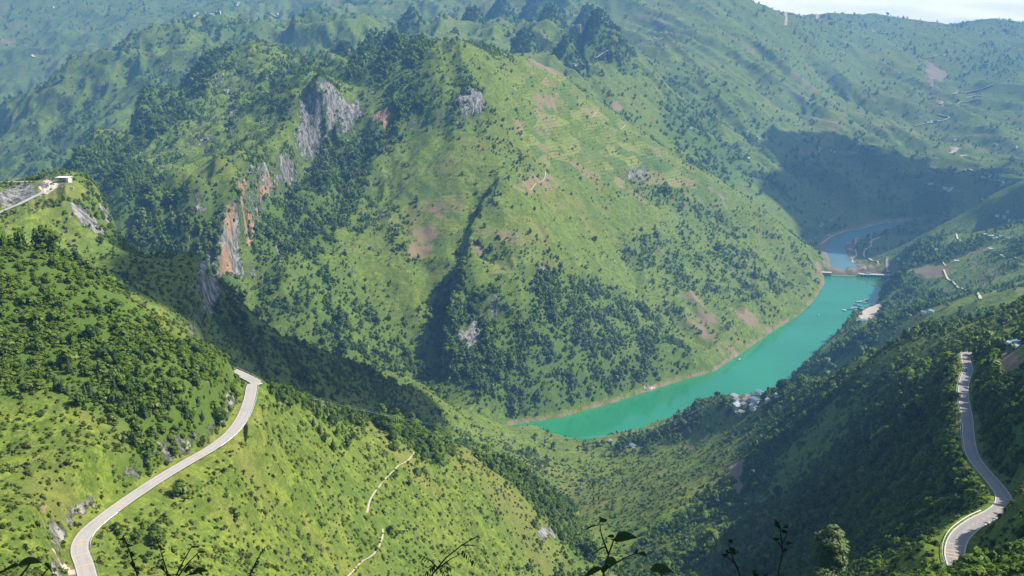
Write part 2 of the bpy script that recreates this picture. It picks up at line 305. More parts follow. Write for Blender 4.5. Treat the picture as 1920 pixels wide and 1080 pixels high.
# the far stretch of the left road runs along an open brow: nothing bulges in front of it
def clear_front(pts, lo, hi, k, ease):
    global Z, S
    _fr = np.array(pts); _ft, _ = polar(_fr[:,0], _fr[:,1]); _o = np.argsort(_ft)
    _rr = np.interp(TH, _ft[_o], np.hypot(_fr[:,0], _fr[:,1])[_o]); _rz = np.interp(TH, _ft[_o], _fr[:,2][_o])
    _in = (TH > _ft.min()-ease) & (TH < _ft.max()+ease); _sl = 24.0*np.clip(np.maximum(TH-_ft.max(), _ft.min()-TH)/ease, 0, 1)
    _dr = _rr[:,None]-RR; _m = _in[:,None] & (_dr > lo) & (_dr < hi); Z = np.where(_m, np.minimum(Z, _rz[:,None]-0.4-k*_dr+_sl[:,None]+40*smooth(hi*0.55, hi, _dr)), Z); S = (Z-CAMZ)/RR
clear_front([p for p in catmull(ROAD_L, 5) if p[1] > 900 and math.hypot(p[0], p[1]) < 1260], 5, 200, 0.12, 0.03)
clear_front(catmull(ROAD_L[4:11], 5), 3.5, 45, 0.16, 0.03)
# rock steps: brow line in pixels (high ground on the given side), drop in metres, sharpness, reach
CLIFFS = [([(655,185),(610,215),(578,258),(540,318),(495,335),(455,400),(430,450),(428,525)], 1, 92, 5, 130),
          ([(938,330),(908,380),(884,420),(862,500)], -1, 44, 6, 75), ([(868,480),(846,555),(830,640),(835,720)], -1, 84, 7, 95),
          ([(404,508),(388,560),(372,610),(352,645)], 1, 20, 2.5, 45),
          ([(190,362),(208,412),(236,470)], 1, 26, 3, 50),
          ([(205,345),(300,372),(400,372)], 1, 30, 5, 70),
          ([(1060,470),(1010,505),(960,515)], 1, 18, 4, 50),
          ([(985,598),(930,590),(890,600)], 1, 22, 4, 50),
          ([(1230,300),(1195,318),(1165,340)], 1, 22, 4, 50),
          ([(745,215),(700,225),(660,230)], 1, 26, 4, 60),
          ([(920,195),(860,220),(790,225),(740,240)], 1, 26, 5, 70),
          ([(600,262),(640,330),(600,380)], 1, 14, 5, 60),
          ([(700,320),(660,420)], 1, 16, 5, 60),
          ([(450,120),(400,160),(380,190)], 1, 25, 6, 90)]
CLIFF_D = np.full(Z.shape, 1e4, np.float32)
_w = [[tuple(at(u, v)) for u, v in c[0]] for c in CLIFFS]
for (px, side, drop, shp, reach), ln in zip(CLIFFS, _w):
    pa = np.array(ln)[:,:2]; lo = pa.min(0)-reach*2; hi = pa.max(0)+reach*2
    bm = np.nonzero((X > lo[0]) & (X < hi[0]) & (Y > lo[1]) & (Y < hi[1])); x_, y_ = X[bm].astype(np.float64), Y[bm].astype(np.float64)
    x2 = x_+8*perlin(x_/30, y_/30, 66)+3*perlin(x_/9, y_/9, 67); y2 = y_+8*perlin(x_/30+7, y_/30, 68)+3*perlin(x_/9+3, y_/9, 69)
    best = np.full(x_.shape, 1e9); sg = np.ones(x_.shape); tt = np.zeros(x_.shape); m_ = len(ln)-1
    for i in range(m_):
        ax, ay = pa[i]; bx, by = pa[i+1]; dx, dy = bx-ax, by-ay; L = dx*dx+dy*dy+1e-9
        t = np.clip(((x2-ax)*dx+(y2-ay)*dy)/L, 0, 1); d = np.hypot(x2-ax-t*dx, y2-ay-t*dy); m = d < best
        sg = np.where(m, np.sign(-(dx*(y2-ay)-dy*(x2-ax))), sg); tt = np.where(m, (i+t)/m_, tt); best = np.minimum(best, d)
    fade = smooth(0, 0.12, tt)*smooth(1, 0.88, tt)*(0.75+0.5*perlin(x_/60, y_/60, 70))
    step = side*sg*np.tanh(best/shp)*np.exp(-(best/reach)**2)*drop*0.5*fade
    Z[bm] += step; CLIFF_D[bm] = np.minimum(CLIFF_D[bm], best/np.maximum(fade, .05))
S = (Z-CAMZ)/RR; RUN = np.maximum.accumulate(S, 1); VIS = S >= RUN-2e-3
def ground(x, y):
    th = np.arctan2(x, y); rho = np.log(np.maximum(np.hypot(x, y), 1.6))
    i = np.clip(np.searchsorted(TH, th)-1, 0, NT-2); k = np.clip(np.searchsorted(RHO, rho)-1, 0, NR-2)
    f = np.clip((th-TH[i])/(TH[i+1]-TH[i]), 0, 1); g = np.clip((rho-RHO[k])/(RHO[k+1]-RHO[k]), 0, 1)
    return (Z[i,k]*(1-f)+Z[i+1,k]*f)*(1-g)+(Z[i,k+1]*(1-f)+Z[i+1,k+1]*f)*g
# ------------------------------------------------------------------ land cover (what grows or lies where), kept per ground sample
FOREST = np.zeros(Z.shape, np.float32); ROCK = np.zeros(Z.shape, np.float32); SOIL = np.zeros(Z.shape, np.float32); OCHRE = np.zeros(Z.shape, np.float32); DRY = np.zeros(Z.shape, np.float32)
gz_t = np.gradient(Z, axis=0)/(np.gradient(TT, axis=0)*RR); gz_r = np.gradient(Z, axis=1)/np.gradient(RR, axis=1)
SLOPE = np.hypot(gz_t, gz_r)
jx = X+6*perlin(X/21, Y/21, 101)+2.5*perlin(X/7, Y/7, 103); jy = Y+6*perlin(X/21+4, Y/21, 102)+2.5*perlin(X/7+5, Y/7, 104)
def paint(layer, px, val, mode='max', feather=0):
    pts = [at(u, v) for u, v in px]; pa = np.array([(p.x, p.y) for p in pts]); lo = pa.min(0)-30; hi = pa.max(0)+30
    bm = np.nonzero((X > lo[0]) & (X < hi[0]) & (Y > lo[1]) & (Y < hi[1]))
    if not len(bm[0]): return
    far = max(1.0, np.hypot(*pa.mean(0))/1500)
    x_ = X[bm]+(jx[bm]-X[bm])*far; y_ = Y[bm]+(jy[bm]-Y[bm])*far
    m = inpoly(x_, y_, pa)
    if mode == 'max': layer[bm] = np.where(m, np.maximum(layer[bm], val), layer[bm])
    elif mode == 'set': layer[bm] = np.where(m, val, layer[bm])
    else: layer[bm] = np.where(m, layer[bm]*val, layer[bm])
n1 = fbm(X/170, Y/170, 3, 201); n2 = fbm(X/45, Y/45, 2, 211); n3 = fbm(X/420, Y/420, 2, 221)
# background densities by hillside
FOREST += WR[0]*(0.05+0.10*smooth(0.1, 0.6, n2)) + WR[1]*np.clip(0.45+0.75*n1, 0.08, 0.9) + WR[3]*(0.12+0.35*smooth(0.1, 0.5, n1)) + WR[4]*np.clip(0.20+0.65*n1, 0.04, 0.85)
FOREST += WR[2]*np.clip(0.13+0.22*smooth(0.0, 0.5, n1)+0.10*n2, 0.02, 1)
FOREST += karst*np.clip(0.12+0.45*n2, 0, 0.5)
FOREST += WR[5]*np.clip(0.26+0.75*n1+0.35*n3-0.15*smooth(900, 0, np.abs(X)), 0.05, 0.85)
for px, val in [
  ([(440,530),(520,500),(600,480),(660,520),(720,560),(780,600),(810,560),(835,520),(870,540),(950,540),(1000,530),(1080,510),(1150,545),(1220,580),(1270,630),(1310,690),(1250,720),(1150,752),(1050,780),(966,794),(880,757),(770,708),(640,668),(560,636),(480,592)], 0.62),
  ([(840,560),(900,560),(960,600),(1050,590),(1100,640),(1150,700),(1100,760),(960,790),(900,760),(820,720),(820,640)], 0.8),
  ([(480,380),(560,300),(640,240),(700,290),(690,360),(660,430),(600,470),(520,500),(470,520),(450,440)], 0.8),
  ([(700,200),(760,165),(830,190),(900,168),(932,208),(860,228),(780,228),(730,245)], 0.9),
  ([(740,110),(800,100),(880,110),(900,160),(820,180),(720,190)], 0.45),
  ([(190,300),(260,300),(330,372),(405,378),(430,420),(425,520),(380,490),(300,482),(240,440),(200,380)], 0.9),
  ([(260,200),(380,110),(470,90),(590,120),(560,190),(450,220),(330,240),(250,270)], 0.42),
  ([(252,250),(268,172),(325,168),(352,190),(372,112),(425,98),(408,150),(372,205),(335,232),(290,255)], 0.98), ([(660,130),(700,85),(800,78),(795,110),(745,150),(700,160)], 0.98), ([(135,300),(200,250),(225,270),(230,330),(180,345)], 0.95),
  ([(855,510),(830,640),(835,720),(880,740),(900,620),(890,540)], 0.92),
  ([(935,325),(905,350),(870,420),(885,425),(925,380),(950,345)], 0.7),
  ([(1090,255),(1130,245),(1145,262),(1100,272)], 0.95), ([(1130,280),(1165,278),(1160,295),(1135,295)], 0.95),
  ([(1150,450),(1300,430),(1430,480),(1500,540),(1440,600),(1300,570),(1200,530)], 0.34),
  ([(1250,340),(1330,380),(1420,450),(1350,440),(1270,390)], 0.42),
  # hill above the left road
  ([(-60,440),(60,470),(150,502),(250,572),(330,638),(400,662),(452,700),(452,760),(425,800),(390,835),(330,868),(250,880),(236,800),(160,750),(100,720),(0,730),(-60,730)], 0.9),
  ([(200,965),(300,900),(280,870),(230,870),(180,930)], 0.75), ([(-60,640),(40,660),(90,720),(60,760),(-60,760)], 0.7),
  ([(200,990),(240,950),(300,930),(310,990),(260,1050),(220,1040)], 0.55),
  ([(500,728),(560,742),(640,772),(690,790),(660,830),(620,840),(570,800),(520,770)], 0.5),
  ([(700,775),(760,770),(820,800),(850,840),(830,880),(790,860),(760,830),(715,800)], 0.8),
  ([(850,818),(930,850),(1000,890),(1060,940),(1110,1000),(1120,1060),(1070,1080),(1050,1000),(980,920),(900,860)], 0.92),
  ([(660,1000),(710,990),(715,1030),(670,1045)], 0.8), ([(720,890),(790,930),(760,945),(715,905)], 0.7), ([(860,930),(930,970),(900,1000),(850,960)], 0.3),
  # left shoulder
  ([(405,512),(480,602),(560,645),(640,676),(770,716),(740,750),(620,742),(500,705),(420,655),(372,640)], 0.62),
  ([(330,545),(400,520),(390,600),(350,620),(290,600)], 0.35),
  ([(120,340),(180,370),(205,420),(240,470),(200,470),(170,420),(130,370)], 0.55), ([(60,300),(110,300),(120,335),(50,320)], 0.6),
  # right hillside
  ([(1480,715),(1600,665),(1660,650),(1740,700),(1780,800),(1700,850),(1600,800),(1500,800),(1350,900),(1280,960),(1200,1000),(1150,1080),(1330,1080),(1450,960)], 0.55),
  ([(1820,690),(1900,680),(1918,800),(1900,860),(1830,830)], 0.95),
  ([(1730,880),(1800,870),(1850,930),(1800,960),(1740,950)], 0.9),
  # right bank
  ([(1650,530),(1740,520),(1760,600),(1680,600),(1640,580)], 0.6), ([(1690,470),(1760,450),(1790,480),(1720,500)], 0.7), ([(1560,620),(1640,600),(1700,620),(1640,650),(1580,670)], 0.5),
  # far groves
  ([(1250,190),(1330,180),(1350,260),(1300,270),(1240,250)], 0.75), ([(1310,270),(1400,280),(1390,320),(1310,320)], 0.85), ([(1575,240),(1600,262),(1640,258),(1610,240)], 0.95),
  ([(1780,100),(1900,105),(1910,140),(1790,130)], 0.9), ([(1480,60),(1540,60),(1600,90),(1530,95)], 0.8), ([(1640,380),(1750,400),(1740,430),(1680,450)], 0.6)]:
    paint(FOREST, px, val)
for px, val in [  # open grass
  ([(60,770),(160,752),(228,806),(240,860),(180,960),(100,1060),(0,1060),(0,800)], 0.06),
  ([(200,800),(260,790),(270,840),(210,860)], 0.0),
  ([(0,420),(120,425),(220,470),(330,492),(395,500),(370,530),(260,520),(130,490),(0,455)], 0.05),
  ([(920,120),(1000,125),(1160,215),(1280,300),(1330,350),(1220,340),(1080,300),(980,290),(940,220)], 0.10),
  ([(960,350),(1060,340),(1180,420),(1160,470),(1050,470),(960,440),(920,400)], 0.08),
  ([(760,260),(880,240),(900,300),(860,420),(790,480),(760,420),(780,340)], 0.10),
  ([(1365,735),(1420,735),(1445,750),(1425,775),(1390,785),(1372,770)], 0.04), ([(1290,790),(1420,790),(1440,830),(1330,870),(1220,890),(1160,880),(1230,830)], 0.22),
  ([(1125,870),(1180,850),(1250,850),(1330,850),(1420,850),(1350,920),(1260,970),(1180,980),(1140,940)], 0.10), ([(1560,690),(1640,668),(1720,690),(1660,720),(1590,720)], 0.35), ([(1640,1075),(1700,1010),(1770,980),(1775,1040),(1720,1078)], 0.2),
  ([(320,310),(420,310),(440,335),(400,352),(310,345)], 0.10), ([(770,720),(860,755),(950,800),(1010,835),(950,840),(860,800),(800,760)], 0.05)]:
    paint(FOREST, px, val, 'set')
FOREST = blur(blur(FOREST, 5), 4)*(0.62+0.75*smooth(-0.5, 0.6, n2+0.6*n1))
FOREST *= 1-0.5*smooth(4300, 5600, RR)
FOREST = np.maximum(FOREST, CONE_ROCK*(RR < 7600)*np.clip(0.75+0.5*n2, 0.3, 0.95)*np.where((X < -550) & (RR < 3500), 0.62, 1.0))
# rock
ROCK = np.maximum(ROCK, smooth(1.15, 1.9, SLOPE+0.35*n2)*np.where(WR[0]+WR[1]+WR[5] > .5, 0.15, 0.5)*smooth(300, 700, RR))
ROCK = np.maximum(ROCK, smooth(10, 2, CLIFF_D+8*n2)*0.42)
ROCK = np.maximum(ROCK, CONE_ROCK*0.22*smooth(0.2, 0.6, n2+0.3*perlin(X/14, Y/14, 222)))
ROCK = np.maximum(ROCK, smooth(0.15, 0.65, n2)*0.55*WR[5]*smooth(-400, -900, X)*smooth(5200, 4500, RR))
for px in [[(558,182),(600,166),(640,184),(672,178),(678,210),(640,228),(600,255),(575,278),(560,262),(566,220)],
           [(495,312),(530,300),(556,305),(545,338),(512,346),(488,376),(478,360)],
           [(414,440),(438,395),(450,430),(442,490),(458,505),(446,522),(420,530),(406,500)], [(455,340),(466,345),(458,395),(450,390)], [(470,440),(486,405),(478,455),(462,485)],
           [(690,212),(720,205),(740,220),(715,232)], [(520,470),(540,455),(528,485)], [(1010,505),(1035,500),(1030,515),(1005,518)], [(925,560),(938,552),(935,590),(922,600)], [(885,600),(900,600),(895,640),(882,640)], [(965,600),(985,595),(975,615)],
           [(1172,335),(1195,318),(1215,308),(1208,322),(1182,340)], [(375,545),(408,520),(412,535),(385,575)], [(716,390),(722,392),(718,414),(713,412)], [(770,360),(788,345),(780,365)], [(840,190),(900,170),(915,195),(870,210)],
           [(20,350),(60,345),(75,365),(30,385),(0,390),(0,360)], [(185,375),(205,410),(212,430),(200,430),(188,400)], [(120,395),(170,400),(205,440),(170,440)], [(1005,990),(1035,985),(1038,1008),(1008,1010)], [(905,385),(925,378),(930,400)], [(860,620),(900,600),(900,650),(870,670)]]:
    paint(ROCK, px, 1.0)
for px in [[(408,470),(430,470),(440,525),(415,532)],[(425,400),(445,400),(445,450),(425,450)],[(462,440),(486,405),(480,470),(462,485)],[(478,330),(515,305),(505,370),(480,370)],[(690,212),(720,205),(740,220),(715,232)],[(455,340),(466,345),(458,395),(450,390)]]:
    paint(OCHRE, px, 0.9)
uphill = np.zeros_like(Z); cut = (ROAD_D < 16) & (ROAD_D > 4.2)
for rd in (ROAD_L, ROAD_R):
    sp = catmull(rd, 5)
    _, rz = seg_dist(X[cut].astype(float), Y[cut].astype(float), [p[:2] for p in sp], [p[2] for p in sp])
    uphill[cut] = np.maximum(uphill[cut], ((Z[cut]-rz > 0.8) & (Z[cut]-rz < 8)))
ROCK = np.maximum(ROCK, uphill*smooth(-0.5, 0.2, n2+n1)*np.where(X < 0, 0.64, 0.25))
ROCK = blur(ROCK, 1)
ROCK = np.maximum(ROCK, karst*0.46*smooth(-0.3, 0.4, n2))
# soil: ploughed plots, scars, landing
for px, val in [([(790,400),(832,378),(828,430),(802,482),(764,488),(770,440)], 0.55),([(955,345),(1000,330),(1062,332),(1040,356),(985,362)], 0.6),([(1075,395),(1110,385),(1120,400),(1085,412)], 0.4),
  ([(1268,545),(1302,550),(1352,606),(1338,640),(1290,604)], 0.5),([(1362,560),(1400,580),(1462,622),(1432,632),(1382,596)], 0.5),([(1340,645),(1402,640),(1372,672),(1350,670)], 0.4),([(1130,190),(1165,195),(1180,215),(1150,205)], 0.6),([(1000,182),(1050,178),(1060,195),(1010,205)], 0.5),
  ([(985,122),(1040,128),(1060,145),(1040,140)], 0.6),([(1330,350),(1370,375),(1360,380),(1330,362)], 0.6),([(870,470),(910,468),(912,482),(868,484)], 0.5),
  ([(1370,870),(1390,862),(1395,900),(1385,935),(1366,930)], 0.85),([(1240,795),(1262,782),(1260,790),(1232,812)], 0.8),([(1285,835),(1300,830),(1302,842),(1286,846)], 0.8),([(1318,818),(1330,816),(1328,824),(1318,826)], 0.8),
  ([(1700,505),(1750,498),(1790,510),(1740,525)], 0.7),([(1690,480),(1720,485),(1700,500)], 0.4),([(1870,660),(1918,650),(1918,690),(1885,720)], 0.7),([(112,1045),(128,1050),(148,1078),(125,1078)], 0.95),([(80,952),(110,950),(105,968),(85,970)], 0.6),
  ([(1738,112),(1775,135),(1770,150),(1750,152),(1752,175),(1772,195),(1762,202),(1745,180),(1738,150)], 0.86),([(1612,590),(1632,570),(1655,578),(1640,592),(1620,606),(1606,604)], 1.0),([(1634,560),(1650,552),(1646,566),(1638,570)], 1.0),
  ([(1780,280),(1800,275),(1795,288)], 0.9),([(1390,70),(1420,95),(1412,105),(1385,85)], 0.5),([(1480,130),(1540,175),(1530,178),(1475,140)], 0.5),([(1540,225),(1590,228),(1590,240),(1545,238)], 0.4),
  ([(0,72),(28,75),(25,82),(0,80)], 0.8),([(150,600),(160,590),(160,610)], 0.5),([(85,335),(108,348),(78,372),(76,345)], 1.0)]:
    paint(SOIL, px, val)
SOIL = np.where(SOIL < 0.7, SOIL*(0.55+0.8*smooth(-0.4, 0.5, n2)), SOIL)
DRY = np.clip(0.5+0.8*n1+0.4*n2, 0, 1).astype(np.float32)
gravel = (SD > -2) & (SD < 26) & (RR > 2950) & (X > 900); SOIL[gravel] = np.maximum(SOIL[gravel], (0.62+0.5*n2)[gravel])
bank = (SD > -2) & (SD < 3.5) & (RR < 3600); SOIL[bank] = np.maximum(SOIL[bank], (0.5+0.5*n2)[bank])
FOREST *= (1-smooth(0.2, 0.7, SOIL))*(1-0.7*smooth(0.5, 0.95, ROCK)); FOREST[SD < 5] = 0; FOREST[ROAD_D < 6.0] = 0
FOREST = np.clip(FOREST, 0, 1)
TERR = np.zeros(Z.shape, np.float32)
for px, val in [([(960,140),(1040,140),(1160,225),(1280,305),(1330,360),(1250,370),(1120,340),(1000,300),(960,220)], 1.0), ([(870,440),(960,430),(1010,480),(960,520),(870,505)], 0.9), ([(780,350),(850,330),(880,400),(840,470),(780,470)], 0.6), ([(1140,250),(1300,330),(1400,420),(1300,420),(1180,370)], 0.5),
  ([(1640,610),(1760,600),(1880,580),(1900,640),(1760,650),(1650,660)], 0.9), ([(1800,470),(1918,470),(1918,560),(1840,560)], 0.9), ([(1480,140),(1600,220),(1650,300),(1500,300),(1400,220)], 0.7), ([(1180,20),(1300,30),(1320,120),(1200,110)], 0.8), ([(1560,200),(1700,210),(1740,290),(1640,280)], 0.7)]: paint(TERR, px, val)
TERR = blur(TERR, 2)
OPENSKY = S >= RUN-0.02
# yards and terraces kept free of scrub
CLEAR = np.zeros(Z.shape, bool)
for u, v, rad in [(106,347,26),(95,352,16),(120,350,14)]+[(u, v, 13) for u, v in [(1379,746),(1383,753),(1405,747),(1410,751),(1400,754),(1388,760),(1398,762),(1384,768),(1414,766),(1392,776),(1386,779),(1424,739),(1442,755),(1463,744),(1418,753),(1395,784),(1410,778),(1405,770),(1186,838),(1144,829),(1733,588),(1748,586),(1905,660)]]:
    p = at(u, v); CLEAR |= (np.abs(X-p.x) < rad) & (np.abs(Y-p.y+rad*0.4) < rad*1.4)
FOREST[CLEAR] = 0
# ------------------------------------------------------------------ materials (node built)
def nt(m): m.use_nodes = True; t = m.node_tree; t.nodes.clear(); return t
class NB:
    def __init__(s, name):
        s.m = bpy.data.materials.new(name); s.t = nt(s.m); s.out = s.n('ShaderNodeOutputMaterial')
    def n(s, kind, **kw):
        x = s.t.nodes.new(kind)
        for k, v in kw.items():
            if k.startswith('i_'): x.inputs[int(k[2:]) if k[2:].isdigit() else k[2:]].default_value = v
            else: setattr(x, k, v)
        return x
    def l(s, a, b): s.t.links.new(a, b)
    def attr(s, name, kind='GEOMETRY'): return s.n('ShaderNodeAttribute', attribute_name=name, attribute_type=kind)
    def noise(s, scale, detail=3, rough=0.55, vec=None, dim='3D'):
        x = s.n('ShaderNodeTexNoise'); x.noise_dimensions = dim
        x.inputs['Scale'].default_value = scale; x.inputs['Detail'].default_value = detail; x.inputs['Roughness'].default_value = rough
        if vec is not None: s.l(vec, x.inputs['Vector'])
        return x.outputs['Fac']
    def ramp(s, fac, a, b, lo=(0,0,0,1), hi=(1,1,1,1)):
        x = s.n('ShaderNodeMapRange'); x.interpolation_type = 'SMOOTHSTEP'
        x.inputs['From Min'].default_value = a; x.inputs['From Max'].default_value = b; s.l(fac, x.inputs['Value']); return x.outputs['Result']
    def mix(s, fac, a, b):
        x = s.n('ShaderNodeMix', data_type='RGBA')
        if isinstance(fac, (int, float)): x.inputs[0].default_value = fac
        else: s.l(fac, x.inputs[0])
        for v, i in ((a, 6), (b, 7)):
            if isinstance(v, tuple): x.inputs[i].default_value = v+(1,) if len(v) == 3 else v
            else: s.l(v, x.inputs[i])
        return x.outputs[2]
    def math(s, op, a, b=None):
        x = s.n('ShaderNodeMath', operation=op)
        for v, i in ((a, 0), (b, 1)):
            if v is None: continue
            if isinstance(v, (int, float)): x.inputs[i].default_value = v
            else: s.l(v, x.inputs[i])
        return x.outputs[0]
    def bsdf(s, col, rough=0.9, spec=0.2, bump=None, metal=0.0, bd=1.0, bs=0.6):
        p = s.n('ShaderNodeBsdfPrincipled')
        if isinstance(col, tuple): p.inputs['Base Color'].default_value = col+(1,)
        else: s.l(col, p.inputs['Base Color'])
        if isinstance(rough, (int, float)): p.inputs['Roughness'].default_value = rough
        else: s.l(rough, p.inputs['Roughness'])
        p.inputs['Specular IOR Level'].default_value = spec; p.inputs['Metallic'].default_value = metal
        if bump is not None:
            b = s.n('ShaderNodeBump'); b.inputs['Distance'].default_value = bd; b.inputs['Strength'].default_value = bs
            s.l(bump, b.inputs['Height']); s.l(b.outputs[0], p.inputs['Normal'])
        s.l(p.outputs[0], s.out.inputs['Surface']); return p
MATS = {}
def simple(name, col, rough=0.8, spec=0.3, var=0.25, scale=1.5, metal=0.0, bump=0.0):
    """plain paint, wood, metal ... with mottling"""
    if name in MATS: return MATS[name]
    b = NB(name); geo = b.n('ShaderNodeTexCoord').outputs['Object']
    f = b.noise(scale, 4, 0.6, geo); c = b.mix(f, tuple(x*(1-var) for x in col), tuple(min(x*(1+var), 1) for x in col))
    b.bsdf(c, rough, spec, f if bump else None, metal, bump or 1.0); MATS[name] = b.m; return b.m
def ground_material():
    b = NB('ground_cover'); pos = b.n('ShaderNodeNewGeometry').outputs['Position']
    A = {k: b.attr(k).outputs['Fac'] for k in ('forest', 'rock', 'soil', 'ochre', 'dry', 'terr')}
    big = b.noise(0.006, 4, 0.6, pos); mid = b.noise(0.045, 5, 0.65, pos); fine = b.noise(0.34, 6, 0.75, pos)
    g1 = b.mix(b.ramp(mid, 0.40, 0.60), (0.074,0.122,0.018), (0.158,0.208,0.028))
    vf = b.noise(1.15, 4, 0.7, pos); g2 = b.mix(b.ramp(b.math('ADD', b.math('MULTIPLY', fine, 0.6), b.math('MULTIPLY', vf, 0.4)), 0.43, 0.56), (0.056,0.094,0.015), (0.212,0.240,0.040))
    g = b.mix(0.6, g1, g2)
    g = b.mix(b.math('MULTIPLY', b.ramp(b.noise(0.11, 4, 0.6, pos), 0.56, 0.44), 0.55), g, (0.046,0.086,0.016))
    g = b.mix(b.math('MULTIPLY', b.ramp(A['dry'], 0.55, 1.0), 0.45), g, (0.190,0.165,0.052))
    g = b.mix(b.math('MULTIPLY', b.ramp(big, 0.52, 0.72), 0.35), g, (0.075,0.130,0.030))
    # small plots: crops of slightly different green, and walled terrace edges that follow the contours
    vm = b.n('ShaderNodeMapping'); vm.inputs['Scale'].default_value = (0.016, 0.016, 0.034); b.l(pos, vm.inputs[0]); vo = b.n('ShaderNodeTexVoronoi'); b.l(vm.outputs[0], vo.inputs['Vector']); vo.inputs['Scale'].default_value = 1.0; vo.inputs['Randomness'].default_value = 0.85
    sv = b.n('ShaderNodeSeparateColor'); b.l(vo.outputs['Color'], sv.inputs[0])
    g = b.mix(b.math('MULTIPLY', b.ramp(sv.outputs[0], 0.45, 0.95), b.math('MULTIPLY', b.math('ADD', A['terr'], 0.25), 0.55)), g, (0.215,0.235,0.055))
    g = b.mix(b.math('MULTIPLY', b.ramp(sv.outputs[1], 0.55, 0.95), b.math('MULTIPLY', b.math('ADD', A['terr'], 0.2), 0.55)), g, (0.075,0.135,0.032))
    g = b.mix(b.math('MULTIPLY', b.ramp(sv.outputs[2], 0.72, 0.9), b.math('MULTIPLY', A['terr'], 0.6)), g, (0.235,0.175,0.100))
    sz = b.n('ShaderNodeSeparateXYZ'); b.l(pos, sz.inputs[0]); wob = b.math('MULTIPLY', mid, 9.0)
    tz = b.math('FRACT', b.math('MULTIPLY', b.math('ADD', sz.outputs[2], wob), 0.135)); g = b.mix(b.math('MULTIPLY', b.math('MULTIPLY', b.ramp(tz, 0.78, 0.88), A['terr']), b.math('MULTIPLY', b.ramp(mid, 0.42, 0.56), 0.8)), g, (0.030,0.062,0.016))
    fl = b.mix(fine, (0.046,0.082,0.016), (0.100,0.155,0.028))
    c = b.mix(b.ramp(b.math('ADD', A['forest'], b.math('MULTIPLY', b.math('SUBTRACT', mid, 0.5), 0.8)), 0.18, 0.62), g, fl)
    # ploughed soil with furrows and green weeds
    so = b.mix(fine, (0.150,0.112,0.066), (0.270,0.205,0.125)); so = b.mix(b.ramp(A['soil'], 0.82, 1.0), so, (0.52,0.43,0.34))
    c = b.mix(b.ramp(b.math('ADD', A['soil'], b.math('MULTIPLY', b.math('SUBTRACT', mid, 0.5), 0.5)), 0.22, 0.62), c, so)
    # limestone: stretched vertically, ochre stains
    mp = b.n('ShaderNodeMapping'); mp.inputs['Scale'].default_value = (0.16, 0.16, 0.035); b.l(pos, mp.inputs[0])
    st = b.noise(1.0, 6, 0.7, mp.outputs[0]); st2 = b.noise(0.35, 4, 0.6, mp.outputs[0])
    rk = b.mix(b.ramp(st, 0.36, 0.70), (0.060,0.064,0.060), (0.38,0.365,0.33))
    och = b.mix(st, (0.19,0.105,0.055), (0.46,0.31,0.18))
    rk = b.mix(b.ramp(b.math('ADD', b.math('MULTIPLY', A['ochre'], 0.7), b.math('MULTIPLY', st2, 0.6)), 0.42, 0.75), rk, och)
    brk = b.noise(0.11, 5, 0.7, pos); mk = b.ramp(b.math('ADD', A['rock'], b.math('ADD', b.math('MULTIPLY', b.math('SUBTRACT', st2, 0.5), 1.3), b.math('MULTIPLY', b.math('SUBTRACT', brk, 0.5), 2.0))), 0.50, 0.66)
    c = b.mix(mk, c, rk)
    hgt = b.math('ADD', b.math('MULTIPLY', mid, 3.0), b.math('ADD', b.math('MULTIPLY', fine, 0.5), b.math('MULTIPLY', b.math('MULTIPLY', st, mk), 6.0)))
    b.bsdf(c, 0.95, 0.1, hgt, bd=1.0, bs=0.75); return b.m
def foliage_material(name, dark, light, trans=0.35, hue=None, rw=0.55):
    b = NB(name); oi = b.n('ShaderNodeObjectInfo'); pos = b.n('ShaderNodeNewGeometry').outputs['Position']
    f = b.noise(0.9, 3, 0.6, pos); f2 = b.noise(0.02, 2, 0.5, pos)
    v = b.math('ADD', b.math('MULTIPLY', oi.outputs['Random'], rw), b.math('MULTIPLY', b.ramp(f, 0.3, 0.7), 1-rw))
    c = b.mix(v, dark, light)
    if hue:
        v = b.math('MULTIPLY', v, b.math('ADD', b.math('MULTIPLY', b.ramp(b.noise(0.11, 4, 0.6, pos), 0.42, 0.60), 0.62), 0.38)); c = b.mix(v, dark, light)
    if hue: c = b.mix(b.math('MULTIPLY', b.ramp(f2, 0.45, 0.65), 0.35), c, hue)
    d = b.n('ShaderNodeBsdfDiffuse'); tr = b.n('ShaderNodeBsdfTranslucent'); gl = b.n('ShaderNodeBsdfGlossy'); gl.inputs['Roughness'].default_value = 0.45
    gl.inputs['Color'].default_value = (0.35,0.35,0.3,1)
    mx = b.n('ShaderNodeMixShader'); mx.inputs[0].default_value = trans; mg = b.n('ShaderNodeMixShader'); mg.inputs[0].default_value = 0.03
    b.l(c, d.inputs[0]); b.l(b.mix(0.4, c, (0.12,0.24,0.02)), tr.inputs[0]); b.l(d.outputs[0], mx.inputs[1]); b.l(tr.outputs[0], mx.inputs[2])
    b.l(mx.outputs[0], mg.inputs[1]); b.l(gl.outputs[0], mg.inputs[2]); b.l(mg.outputs[0], b.out.inputs['Surface']); return b.m
def water_material(name, col, rough=0.12):
    b = NB(name); pos = b.n('ShaderNodeNewGeometry').outputs['Position']
    w = b.noise(0.25, 4, 0.6, pos); big = b.noise(0.004, 3, 0.5, pos)
    c = b.mix(b.ramp(big, 0.3, 0.7), tuple(x*0.9 for x in col), tuple(x*1.1 for x in col))
    b.bsdf(c, rough, 0.5, w, bd=0.25, bs=0.25); return b.m
M_GROUND = ground_material()
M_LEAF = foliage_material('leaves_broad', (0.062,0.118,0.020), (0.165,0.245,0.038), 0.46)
M_LEAF_LIGHT = foliage_material('leaves_light', (0.105,0.175,0.024), (0.235,0.310,0.045), 0.5)
